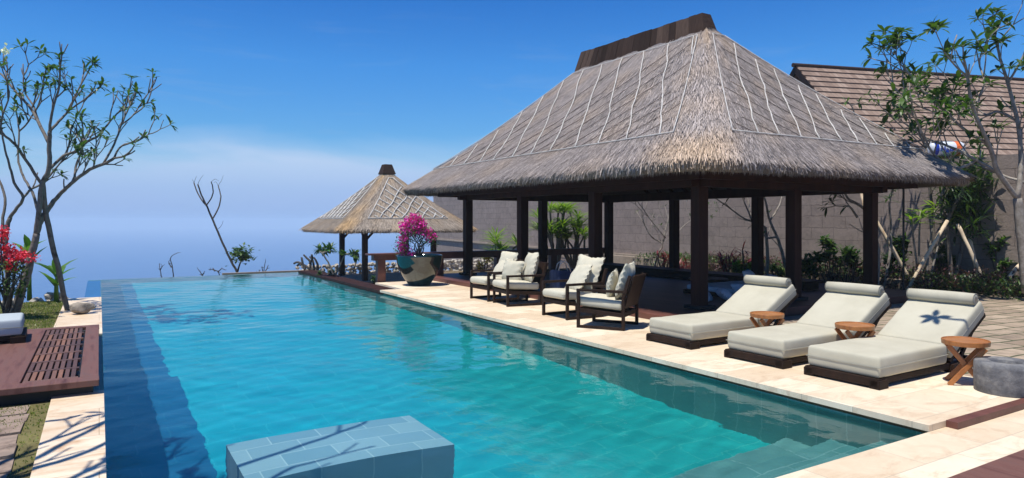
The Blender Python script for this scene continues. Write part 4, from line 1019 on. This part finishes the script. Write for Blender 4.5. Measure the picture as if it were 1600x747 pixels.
def bush(name, c, rad, n, lsz, seed, mat, label, cat, group=None, stemmat='twig', lw=.45):
    r = random.Random(seed); root = empty(name, (c[0], c[1], c[2])); tag(root, label, cat, group); mt = MB(); ml = MB()
    for s in range(9):
        d = rdir(r, .1); e = V(c)+V((d.x*rad[0]*.8, d.y*rad[1]*.8, abs(d.z)*rad[2]*1.5)); P = smoothpath([V(c), lerp(V(c), e, .5)+rdir(r)*.05, e], r, 3, .01); mt.tube(P, [lerp(.02, .006, i/len(P)) for i in range(len(P))], 5)
    cl = [(rdir(r), r.uniform(.5, 1)) for _ in range(max(5, n//60))]
    for i in range(n):
        d, f = r.choice(cl); cc = V(c)+V((0, 0, rad[2]))+V((d.x*rad[0], d.y*rad[1], d.z*rad[2]))*f*.8; p = cc+rdir(r)*r.random()**.5*.38*min(rad)
        leaf(ml, p, rdir(r, -.4), V((0, 0, 1)), lsz*r.uniform(.6, 1.2), lsz*lw, .3, .1, 2)
    mt.build('stem', stemmat, root, smooth=True); ml.build('foliage', mat, root); return root
# bougainvillea in pot
r = random.Random(12); bo = empty('bougainvillea', (6.80, 15.67, .66)); tag(bo, 'magenta flowering bougainvillea growing out of the dark glazed pot', 'plant')
mt = MB(); tops = []
for i in range(11):
    e = V((6.80, 15.67, .66))+V((r.uniform(-.45, .35), r.uniform(-.25, .3), r.uniform(.35, .92))); P = smoothpath([V((6.80+r.uniform(-.05, .05), 15.67, .64)), V((6.80, 15.67, .95))+rdir(r)*.12, e], r, 4, .015); mt.tube(P, [lerp(.018, .006, k/len(P)) for k in range(len(P))], 5); tops.append(e)
mt.build('stem', 'twig', bo, smooth=True)
ml = MB(); mf = MB()
cls = [V((6.66+x*.62, 15.75-x*.38, .66+z*.86)) for x, z in ((-.30, .95), (-.1, 1.12), (.15, 1.02), (.30, .98), (.05, .78), (-.28, .62), (-.36, .42), (.48, .74), (.60, .66), (-.15, .85), (.22, .84), (-.32, .25), (.12, 1.14), (-.08, .12))]
for c in cls:
    for i in range(120):
        p = c+rdir(r)*r.random()**.6*.165; leaf(mf, p, rdir(r), rdir(r), .06*r.uniform(.7, 1.2), .05, .1, .2, 2)
for i in range(1500):
    c = r.choice(cls[4:])+V((0, 0, -.10)); p = c+rdir(r)*r.random()**.5*.26; leaf(ml, p, rdir(r, -.5), V((0, 0, 1)), .065, .035, .2, .1, 2)
ml.build('foliage', 'leaf_frangi', bo); mf.build('flowers', 'petal_magenta', bo)
# red bougainvillea far left
r = random.Random(14); bs = Wp(8, 478, 11.9); bs.z = -.12
bo2 = empty('bougainvillea', bs); tag(bo2, 'bush with clusters of red flowers under the frangipani at the left edge', 'plant')
mt = MB(); ml = MB(); mf = MB()
cl2 = [Wp(x, y, 11.8+r.uniform(-.2, .2)) for x, y in ((4, 362), (6, 388), (16, 392), (28, 396), (22, 404), (35, 400), (14, 412), (20, 418), (52, 404), (2, 400), (-12, 380), (3, 370))]
for e in cl2: P = smoothpath([bs+rdir(r)*.05, lerp(bs, e, .5)+rdir(r)*.1, e], r, 4, .015); mt.tube(P, [lerp(.02, .006, k/len(P)) for k in range(len(P))], 5)
for c in cl2:
    for i in range(80 if c is not cl2[8] else 30): leaf(mf, c+rdir(r)*r.random()**.6*.12, rdir(r), rdir(r), .05, .045, .1, .2, 2)
for i in range(800):
    c = Wp(r.uniform(-25, 42), r.uniform(405, 462), 11.9+r.gauss(0, .15)); leaf(ml, c, rdir(r, -.5), V((0, 0, 1)), .09, .045, .2, .1, 2)
mt.build('stem', 'twig', bo2, smooth=True); ml.build('foliage', 'leaf_dark', bo2); mf.build('flowers', 'petal_red', bo2)
# banana-like plants on the lawn
for i, (px, n_, lab) in enumerate([(88, 7, 'broad leaved green plant on the lawn beside the slanting stake'), (46, 5, 'broad leaved green plant behind the frangipani trunk')]):
    b0 = Wp(px, 470, 14.4+.3*i); b0.z = -.12; root = empty('canna_plant', b0); tag(root, lab, 'plant', 'broad leaved plants on the lawn'); r = random.Random(50+i); ml = MB(); mt = MB()
    mt.tube([b0, b0+V((0, 0, .35)), b0+V((.02, 0, .7))], [.05, .04, .02], 7)
    for k in range(n_+3):
        a = k*2.4+r.uniform(-.3, .3); d = V((math.cos(a)*.55, math.sin(a)*.55, r.uniform(.6, 1.6))); leaf(ml, b0+V((0, 0, r.uniform(.2, .6)))+(V((0, 0, .5)) if i else V()), d, V((0, 0, 1)), r.uniform(.38, .55), .15, r.uniform(.1, .7), .2, 4)
    mt.build('stem', 'leaf_banana', root, smooth=True); ml.build('foliage', 'leaf_banana', root)
# boulder
def rock(name, c, s, seed, label, mat='rock'):
    b = bmesh.new(); bmesh.ops.create_icosphere(b, subdivisions=4, radius=1); r = random.Random(seed); ph = [r.uniform(0, 6) for _ in range(9)]; m = MB()
    pl = [(rdir(r), r.uniform(.55, .85)) for _ in range(12)]; vs = []
    for v in b.verts:
        p = v.co.copy()
        for n_, dd in pl:
            k = p.dot(n_)-dd
            if k > 0: p -= n_*k
        p *= 1+.05*math.sin(9*p.x+ph[0])*math.sin(8*p.y+ph[1])+.03*math.sin(19*p.z+ph[2])*math.sin(17*p.x+ph[3])
        vs.append(V(c)+V((p.x*s[0], p.y*s[1], p.z*s[2])))
    m.add(vs, [[v.index for v in f.verts] for f in b.faces]); b.free(); return tag(m.build(name, mat, smooth=True), label, 'rock')
p = Wp(128, 492, 12.4); rock('boulder', (p.x, p.y, -.0), (.22, .17, .13), 4, 'grey brown boulder on the pale coping between lawn and pool')
# sapling and twigs beyond the far edge
r = random.Random(19); sg = empty('sapling', Wp(371, 440, 27)); tag(sg, 'bare leaning sapling with a small green leafy tuft at its foot beyond the pool edge', 'tree')
mt = MB(); LS = [([(371, 445), (370, 425), (362, 410), (348, 380), (333, 345), (323, 322), (315, 305), (309, 288)], .085, .045, 0, -.5), ([(323, 322), (315, 312), (308, 300), (303, 285)], .05, .035, -.4, 0),
     ([(323, 320), (331, 308), (333, 296), (330, 284)], .045, .03, -.4, -.8), ([(332, 342), (340, 328), (345, 310), (343, 298), (341, 290)], .05, .035, -.2, .3), ([(341, 290), (346, 282), (349, 274)], .016, .006, .3, .3),
     ([(341, 290), (337, 284), (334, 286)], .014, .006, .3, .3), ([(309, 288), (313, 280), (318, 273)], .016, .006, -.5, -.5), ([(303, 285), (300, 280)], .014, .006, 0, 0), ([(330, 284), (336, 280), (342, 283)], .014, .006, -.8, -.8),
     ([(303, 285), (306, 278), (307, 275)], .014, .006, 0, 0), ([(341, 358), (346, 352), (349, 345)], .018, .008, 0, 0), ([(371, 425), (375, 412), (382, 400), (390, 394)], .06, .02, 0, 0)]
LS = [(p_, a_*.6, b_*.6, c_, d_) for p_, a_, b_, c_, d_ in LS]; traced(LS, 27, 0, r, mt, 6); mt.build('trunk', 'twig', sg, smooth=True); ml = MB()
for i in range(330):
    c = Wp(377+r.gauss(0, 8.5), 399+r.gauss(0, 6), 27+r.gauss(0, .25)); leaf(ml, c, rdir(r, -.3), V((0, 0, 1)), .26*r.uniform(.5, 1), .11, .3, .1, 2)
ml.build('crown', 'leaf_frangi', sg)
for k, (ls, lab) in enumerate([([[(271, 432), (269, 415), (266, 405), (270, 399), (278, 395)], [(269, 418), (264, 412), (264, 408)]], 'bare hooked twig beyond the far pool edge'),
                        ([[(252, 430), (250, 420), (249, 412)], [(250, 422), (254, 416)]], 'tiny bare twig left of the hooked twig at the pool horizon'),
                        ([[(316, 430), (312, 424), (309, 420)], [(316, 430), (320, 424)]], 'low bare twigs left of the sapling foot'),
                        ([[(343, 432), (341, 425), (332, 421), (328, 422)], [(341, 425), (346, 420), (352, 422)], [(336, 424), (333, 419)]], 'low tangle of dark twigs right in front of the sapling foot'),
                        ([[(412, 428), (413, 418), (415, 407)], [(412, 428), (409, 418)], [(412, 428), (417, 420), (419, 414)], [(404, 428), (406, 423)]], 'small upright cactus like shrub right of the sapling')]):
    b0 = Wp(ls[0][0][0], ls[0][0][1]+6, 24.5); o = empty('twig_shrub', b0); tag(o, lab, 'shrub', 'bare twigs beyond the far pool edge'); mt = MB()
    for q in ls:
        if q is ls[0]: q = [(q[0][0], q[0][1]+6)]+q
        traced([(q, .022, .010, 0, r.uniform(-.2, .2))], 24.5, 0, r, mt, 5)
        for _ in range(5):
            i = r.randrange(len(q)); mt.tube([Wp(*q[i], 24.5), Wp(q[i][0]+r.uniform(-5, 5), q[i][1]+r.uniform(-5, 1), 24.5)], [.010, .004], 4)
    mt.build('stem', 'twig', o, smooth=True)
# spiky succulent and small plumeria at the pool border
b0 = V((5.9, 23.2, -.2)); o = empty('pencil_cactus', b0); tag(o, 'bare grey green finger branched shrub at the far right corner of the pool', 'shrub'); mt = MB(); tips = []
for q in ([(489, 423), (478, 416), (466, 410), (459, 412)], [(477, 422), (473, 412), (471, 402)], [(484, 422), (485, 410), (479, 403), (474, 398)], [(491, 422), (489, 408), (484, 401)], [(496, 422), (496, 412), (490, 402)], [(484, 412), (488, 404), (487, 398)], [(471, 414), (468, 413), (464, 416)]):
    traced([(q, .05, .03, 0, r.uniform(-.3, .3))], 22.8, 0, r, mt, 6)
mt.build('stem', 'twig', o, smooth=True)
b0 = Wp(521, 428, 20.0); o = empty('young_plumeria', b0); tag(o, 'young plumeria with bright green leaf heads by the pool border before the small pavilion', 'tree'); mt = MB(); ml = MB()
for q, n_ in (([(521, 430), (516, 416), (509, 404), (504, 396)], 0), ([(504, 396), (498, 392)], 3), ([(504, 396), (509, 392)], 3), ([(504, 396), (517, 390)], 3), ([(524, 430), (533, 412), (538, 398)], 3), ([(538, 398), (550, 395)], 3), ([(550, 395), (556, 398)], 2), ([(553, 420), (556, 410), (554, 402)], 0)):
    PP = traced([(q, .03, .018, 0, r.uniform(-.3, .3))], 20.0, 0, r, mt, 6)
    if n_:
        P = PP[0]; 
        for w_ in range(n_): whorl(ml, P[-1]+rdir(r)*.07, (P[-1]-P[-3]).normalized()+V((0, 0, .5)), r, 10, .24, .075)
mt.build('stem', 'bark', o, smooth=True); ml.build('crown', 'leaf_frangi', o)
bush('border_plant', (6.4, 17.6, -.15), (.25, .25, .16), 240, .12, 71, 'leaf_frangi', 'small bright green plant at the foot of the rail post beside the pot', 'plant')
bush('border_plant', (5.9, 20.5, -.08), (.3, .7, .10), 300, .10, 72, 'leaf_dark', 'low green and brown plants along the far right pool border', 'plant')
# ------------------------------------------------------------------ planting between pavilion and wall
def tree_traced(name, base_px, Z, limbs, label, barkm, leafm, seed, lsize, lw, nl=(5, 9), extra=.5, depthsel=(0, 1, 1, 2), leafp=.85, rr=.016, fl=(.25, .45), spread=.9):
    r = random.Random(seed); b0 = Wp(*base_px, Z); root = empty(name, b0); tag(root, label, 'tree'); mt = MB(); tips = []
    PP = traced(limbs, Z, 0, r, mt)
    for (pts, r0, r1, a, b_), P in zip(limbs, PP):
        if r1 <= .024:
            d = (P[-1]-P[-4]).normalized(); tips.append((P[-1], d))
            if extra: fork(mt, tips, P[-1], d+rdir(r)*.4, fl[0]*.8, r1*.8, r.choice(depthsel), r, .4, .6)
        if extra and len(P) > 8 and r1 < .05:
            for i in range(5, len(P)-2, max(2, int(3/extra))):
                d = ((P[i+1]-P[i]).normalized()+rdir(r)*.8+V((0, 0, .3))).normalized(); fork(mt, tips, P[i], d, r.uniform(*fl), rr, r.choice(depthsel), r, .35, .55)
    mt.build('trunk', barkm, root, smooth=True); ml = MB()
    for p, d in tips:
        q_ = pix(p)
        if 1438 < q_[0] < 1512 and 205 < q_[1] < 250: continue      # the drum stays in view
        if r.random() < leafp: whorl(ml, p, d, r, r.randint(*nl), lsize, lw, spread)
    if leafm: ml.build('crown', leafm, root)
    return root
LR = [(p_, a_*.72, b_*.8, c_, d_) for p_, a_, b_, c_, d_ in [([(1606, 458), (1600, 400), (1594, 350), (1590, 310)], .15, .10, 0, 0), ([(1590, 310), (1560, 270), (1545, 225), (1520, 170), (1512, 120), (1505, 90)], .075, .024, 0, -.8),
      ([(1545, 225), (1510, 205), (1478, 175), (1450, 150), (1425, 120), (1405, 98)], .045, .018, -.3, .4), ([(1590, 310), (1596, 250), (1590, 190), (1575, 130), (1560, 80), (1553, 45)], .075, .022, 0, .6),
      ([(1560, 270), (1525, 250), (1490, 232), (1455, 220), (1425, 222)], .045, .020, -.1, .8), ([(1525, 250), (1500, 262), (1475, 255), (1455, 235), (1440, 205), (1430, 185), (1412, 170)], .04, .018, .2, -.5),
      ([(1512, 120), (1490, 100), (1475, 80)], .026, .016, -.6, -.8), ([(1520, 170), (1538, 130), (1530, 95), (1545, 60)], .03, .016, -.5, .3), ([(1575, 130), (1595, 95), (1610, 60)], .035, .02, .4, .2),
      ([(1600, 400), (1640, 330), (1650, 250), (1640, 160), (1620, 90)], .09, .024, 0, -.6), ([(1590, 190), (1560, 175), (1535, 180), (1500, 165), (1470, 150)], .035, .018, .3, 1.0),
      ([(1478, 175), (1450, 172), (1420, 155), (1400, 140), (1388, 128)], .026, .014, .1, .6), ([(1600, 285), (1570, 275), (1540, 262), (1512, 240)], .04, .02, 0, .9)]]
tree_traced('frangipani_tree', (1606, 458), 13.6, LR, 'large pale branched frangipani at the right edge, reaching over the shingle roof', 'bark_pale', 'leaf_frangi', 77, .27, .085, (5, 9), 1.5, (0, 1, 1, 2), .88, .015, (.28, .5))
# dark leafy tree in front of the wall
r = random.Random(90); b0 = Wp(1487, 452, 16.5); b0.z = -.1; o = empty('dracaena_tree', b0); tag(o, 'dense dark leafy dracaena crown hanging beside the pavilion roof corner, propped by pale poles', 'tree'); mt = MB(); ml = MB()
for q in ([(1487, 455), (1484, 400), (1480, 350), (1498, 310), (1510, 280)], [(1480, 350), (1470, 320), (1478, 285)], [(1498, 310), (1530, 290), (1540, 265)], [(1487, 455), (1500, 400), (1512, 340), (1540, 300)]):
    traced([(q, .06, .03, 0, r.uniform(-.3, .3))], 16.5, 0, r, mt, 7)
mt.build('trunk', 'bark', o, smooth=True)
for i in range(150):
    px, py = 1512+r.gauss(0, 25), 300+r.gauss(0, 32)
    if not (1468 < px < 1570 and 232 < py < 375): continue
    whorl(ml, Wp(px, py, 16.6+r.gauss(0, .35)), V((r.gauss(0, .4), r.gauss(0, .4), .4)), r, 9, .44, .05, 1.0)
ml.build('crown', 'leaf_dark', o)
b0 = Wp(1445, 452, 16.6); b0.z = -.1; o = empty('cordyline', b0); tag(o, 'cordyline with yellow green strap leaves before the wall, right of the black pole', 'plant'); mt = MB(); ml = MB()
for q in ([(1440, 455), (1436, 400), (1438, 330)], [(1445, 455), (1452, 390), (1462, 320)], [(1438, 455), (1428, 380), (1425, 340)], [(1448, 455), (1462, 400), (1476, 345)]):
    P = traced([(q, .03, .018, 0, r.uniform(-.3, .3))], 16.6, 0, r, mt, 6)[0]
    for w_ in range(2): whorl(ml, P[-1]+V((0, 0, -.15*w_)), V((0, 0, 1)), r, 9, .52, .075, 1.0)
mt.build('stem', 'bark_pale', o, smooth=True); ml.build('foliage', 'leaf_light', o)
# props
PRS = [((1414, 458), (1480, 345), 15.9, 'pale peeling pole leaning right to prop the dark leafy tree'), ((1545, 460), (1496, 350), 15.8, 'pale pole leaning left to prop the dark leafy tree'),
       ((1533, 455), (1515, 370), 16.2, 'thin pole behind the pair propping the dark leafy tree'), ((1550, 456), (1608, 398), 15.2, 'pale pole leaning right at the right edge of the garden bed'),
       ((1432, 448), (1352, 318), 16.4, 'long pale pole leaning left behind the last pavilion post'), ((1354, 350), (1342, 282), 16.9, 'short upright pale pole by the last pavilion post')]
for a, b_, Z, lab in PRS:
    m = MB(); pa = Wp(*a, Z)
    if a[1] > 400: pa.z = -.1
    m.tube(smoothpath([pa, lerp(pa, Wp(*b_, Z), .5)+V((.02, 0, .02)), Wp(*b_, Z+.25)], r, 4, .008), [.043+.004*math.sin(i*2) for i in range(9)], 8)
    tag(m.build('prop_pole', 'stake', smooth=True), lab, 'pole', 'poles propping the garden trees')
# bare plumerias before the wall
LBR = [(p_, a_*.7, b_*.7, c_, d_) for p_, a_, b_, c_, d_ in [([(1020, 432), (1027, 400), (1035, 382), (1018, 370), (1005, 345), (1003, 330)], .045, .022, 0, 0), ([(1035, 382), (1042, 350), (1050, 320), (1062, 300)], .03, .016, 0, .5), ([(1040, 372), (1018, 345), (1000, 320), (988, 305)], .028, .014, 0, -.5),
       ([(1042, 350), (1030, 325), (1032, 300)], .022, .013, .2, .3), ([(1050, 385), (1062, 360), (1078, 345), (1090, 330), (1095, 300)], .03, .016, .2, .8), ([(1078, 345), (1072, 320), (1078, 298)], .022, .013, .6, .8)]]
tree_traced('plumeria', (1020, 428), 23.0, LBR, 'almost leafless plumeria before the wall, seen left of the pavilion corner post', 'bark_pale', 'leaf_frangi', 5, .16, .035, (2, 4), 1.5, (0, 1, 1, 2), .4, .011, (.35, .6))
LBR2 = [([(1231, 430), (1222, 395), (1214, 370), (1203, 345), (1196, 315), (1190, 290)], .05, .022, 0, 0), ([(1199, 430), (1199, 390), (1196, 355)], .05, .04, .2, .2), ([(1196, 355), (1180, 348), (1160, 340), (1140, 325), (1118, 310)], .028, .014, .2, .6),
        ([(1175, 345), (1165, 320), (1155, 295)], .024, .014, .3, .8), ([(1203, 345), (1218, 320), (1225, 290)], .028, .016, 0, .4), ([(1214, 370), (1200, 372), (1192, 366)], .03, .024, 0, 0), ([(1199, 430), (1184, 390), (1172, 330), (1166, 298)], .03, .016, .4, .9)]
tree_traced('plumeria', (1231, 432), 18.5, LBR2, 'pale stemmed plumeria before the wall, seen between the posts above the first lounger', 'bark_pale', 'leaf_dark', 6, .22, .06, (3, 6), .5, (0, 1), .45, .013, (.3, .5))
LBR3 = [([(1370, 455), (1372, 400), (1366, 340), (1372, 300)], .05, .03, 0, 0), ([(1366, 340), (1345, 322), (1325, 310), (1315, 290)], .04, .02, 0, .3), ([(1372, 300), (1385, 290), (1400, 285)], .03, .016, 0, .4), ([(1380, 455), (1392, 380), (1390, 320), (1395, 295)], .035, .02, .4, .4), ([(1340, 340), (1330, 325), (1322, 322)], .03, .02, .1, .1)]
tree_traced('plumeria', (1372, 458), 15.9, LBR3, 'plumeria with twisting pale limbs before the wall, right of the last pavilion post', 'bark_pale', 'leaf_dark', 9, .26, .06, (4, 7), .6, (0, 1), .7, .014, (.3, .5))
# small twig plants seen above the thatch
LT = [([(1447, 232), (1435, 205), (1425, 190), (1420, 175)], .03, .016, 0, 0), ([(1428, 200), (1412, 192), (1400, 186)], .02, .010, 0, .2)]
tree_traced('plumeria', (1447, 245), 17.4, [([(1462, 452), (1458, 350), (1447, 232)], .05, .03, .0, 0)]+LT+[([(1447, 232), (1390, 180), (1372, 160)], .02, .012, 0, .4)], 'thin twiggy plumeria whose tips show above the thatch before the shingle roof', 'bark', 'leaf_frangi', 15, .2, .05, (3, 6), .6, (0, 1), .5, .012, (.25, .4))
LT2 = [([(1345, 200), (1336, 180), (1330, 165), (1322, 158)], .03, .018, 0, 0), ([(1330, 165), (1343, 160)], .02, .014, 0, .1)]
tree_traced('plumeria', (1345, 205), 21, [([(1352, 420), (1350, 300), (1345, 200)], .05, .03, 0, 0)]+LT2, 'small leafy plumeria top poking above the thatch slope', 'bark', 'leaf_frangi', 16, .3, .07, (6, 9), 0, (0,), 1, .012)
# pandanus group behind
for i, (px, py, Z, s, lab) in enumerate([(795, 388, 23.5, 10, 'pandanus with strap leaves seen between the first two posts above the armchairs'), (862, 348, 24, 13, 'tall bright pandanus with strap leaves seen between the middle posts'), (890, 352, 24.5, 12, 'bright pandanus clump leaning right toward the middle posts')]):
    r = random.Random(200+i); b0 = Wp(px+8, 428, Z); o = empty('pandanus', b0); tag(o, lab, 'plant', 'pandanus plants behind the rail'); mt = MB(); ml = MB()
    for k in range(s):
        tx, ty = px+r.uniform(-24, 24), py+r.uniform(-28, 18) if i else py+r.uniform(-22, 20)
        P = smoothpath([b0, lerp(b0, Wp(tx, ty, Z), .55)+rdir(r)*.15, Wp(tx, ty+6, Z+r.uniform(-.5, .5))], r, 4, .02); mt.tube(P, [lerp(.05, .03, q/len(P)) for q in range(len(P))], 6)
        for w_ in range(3): whorl(ml, P[-1]+V((0, 0, .06*w_)), V((0, 0, 1)), r, 13, .60, .05, .8)
    mt.build('stem', 'bark', o, smooth=True); ml.build('foliage', 'leaf_light', o)
bush('flowering_shrub', tuple(Wp(755, 428, 20.5)), (.25, .3, .35), 300, .12, 81, 'petal_yellow', 'small yellow flowering shrub behind the farthest armchair', 'shrub')
# red cordylines
for i, (px, py, Z, lab) in enumerate([(1036, 392, 23.0, 'red leaved cordyline left of the rear pavilion post'), (1137, 395, 20.2, 'spiky red cordyline right of the corner post, before the wall'), (1160, 386, 19.8, 'dark red cordyline nearest the first lounger bolster'), (1062, 410, 22.3, 'small dark red cordyline between the rear and corner posts')]):
    b0 = Wp(px, 442, Z); b0.z = -.1; h = (Wp(px, py, Z).z+.1)
    strap_clump('red_cordyline', b0, 3, .42, .045, 300+i, 'leaf_red', lab, 'plant', 'red cordylines before the wall', 5, h*.9, 'bark', .15, .12, 16)
for i, (px, Z, w, n_, sz, mt_, lab) in enumerate([(1163, 19.4, .42, 600, .18, 'leaf_light', 'bright yellow green low fern behind the first lounger bolster'), (1212, 18.8, .3, 300, .14, 'leaf_light', 'small green fern between two pavilion posts')]):
    b0 = Wp(px, 435, Z); b0.z = -.05; bush('fern', tuple(b0), (w, w, .24), n_, sz, 400+i, mt_, lab, 'plant', 'ferns before the wall')
for i, (px, Z, h, lab) in enumerate([(1268, 17.4, 1.0, 'glossy green shrub right behind the near pavilion post'), (1296, 17.6, 1.35, 'tallest glossy green shrub, midway between the last two posts'), (1325, 17.2, 1.05, 'drooping dark green shrub left of the last pavilion post'), (1400, 16.8, 1.5, 'leafy shrub between the black pole and the first leaning prop'), (1468, 17.0, 1.2, 'shaded shrub between the two props that lean against the leafy tree'), (1562, 16.2, 1.3, 'shaded shrub beside the trunk of the large right hand frangipani')]):
    b0 = Wp(px, 452, Z); b0.z = -.1; bush('garden_shrub', tuple(b0), (.42, .35, h*.55), 420, .20, 420+i, 'leaf_dark' if i == 2 else 'leaf_frangi', lab, 'shrub', 'green shrubs before the wall')
# ground cover, uncountable
r = random.Random(500); m = MB()
for i in range(9000):
    s = r.uniform(-1.5, 9); px_ = 15.6+r.random()*2.3+.136*s; y = 8.0+s-.0
    if s < 0: px_ = 16.4+r.random()*1.6
    h = .62*(.4+.6*math.sin(s*3.1+px_*4)**2)*r.random()**.7; leaf(m, V((px_, y, -.08+h)), rdir(r, -.2), V((0, 0, 1)), .13, .045, .3, .1, 2)
tag(m.build('ground_cover', 'leaf_mauve'), 'dark reddish purple ground cover along the foot of the garden wall', 'ground cover', kind='stuff')
m = MB()
for i in range(9000):
    s = r.uniform(-2, 12); px_ = 15.9+r.random()*2.2+.136*s; y = 8.0+s; h = .42*r.random(); leaf(m, V((px_, y, -.08+h)), rdir(r, -.1), V((0, 0, 1)), .15, .05, .3, .1, 2)
tag(m.build('ground_cover', 'leaf_dark'), 'dark green low foliage mixed along the foot of the garden wall', 'ground cover', kind='stuff')
# haze over the sea
mh = bpy.data.materials.new('haze'); mh.use_nodes = True; hn = mh.node_tree; hn.nodes.clear()
pv_ = hn.nodes.new('ShaderNodeVolumePrincipled'); pv_.inputs['Color'].default_value = (.69, .85, .97, 1); pv_.inputs['Density'].default_value = .0006; pv_.inputs['Anisotropy'].default_value = 0
ho_ = hn.nodes.new('ShaderNodeOutputMaterial'); hn.links.new(pv_.outputs[0], ho_.inputs['Volume'])
hz = MB(); hz.box(-2500, -300, -56.5, 3500, 5200, 14)
hzo = hz.build('haze', mh); hzo['kind'] = 'stuff'
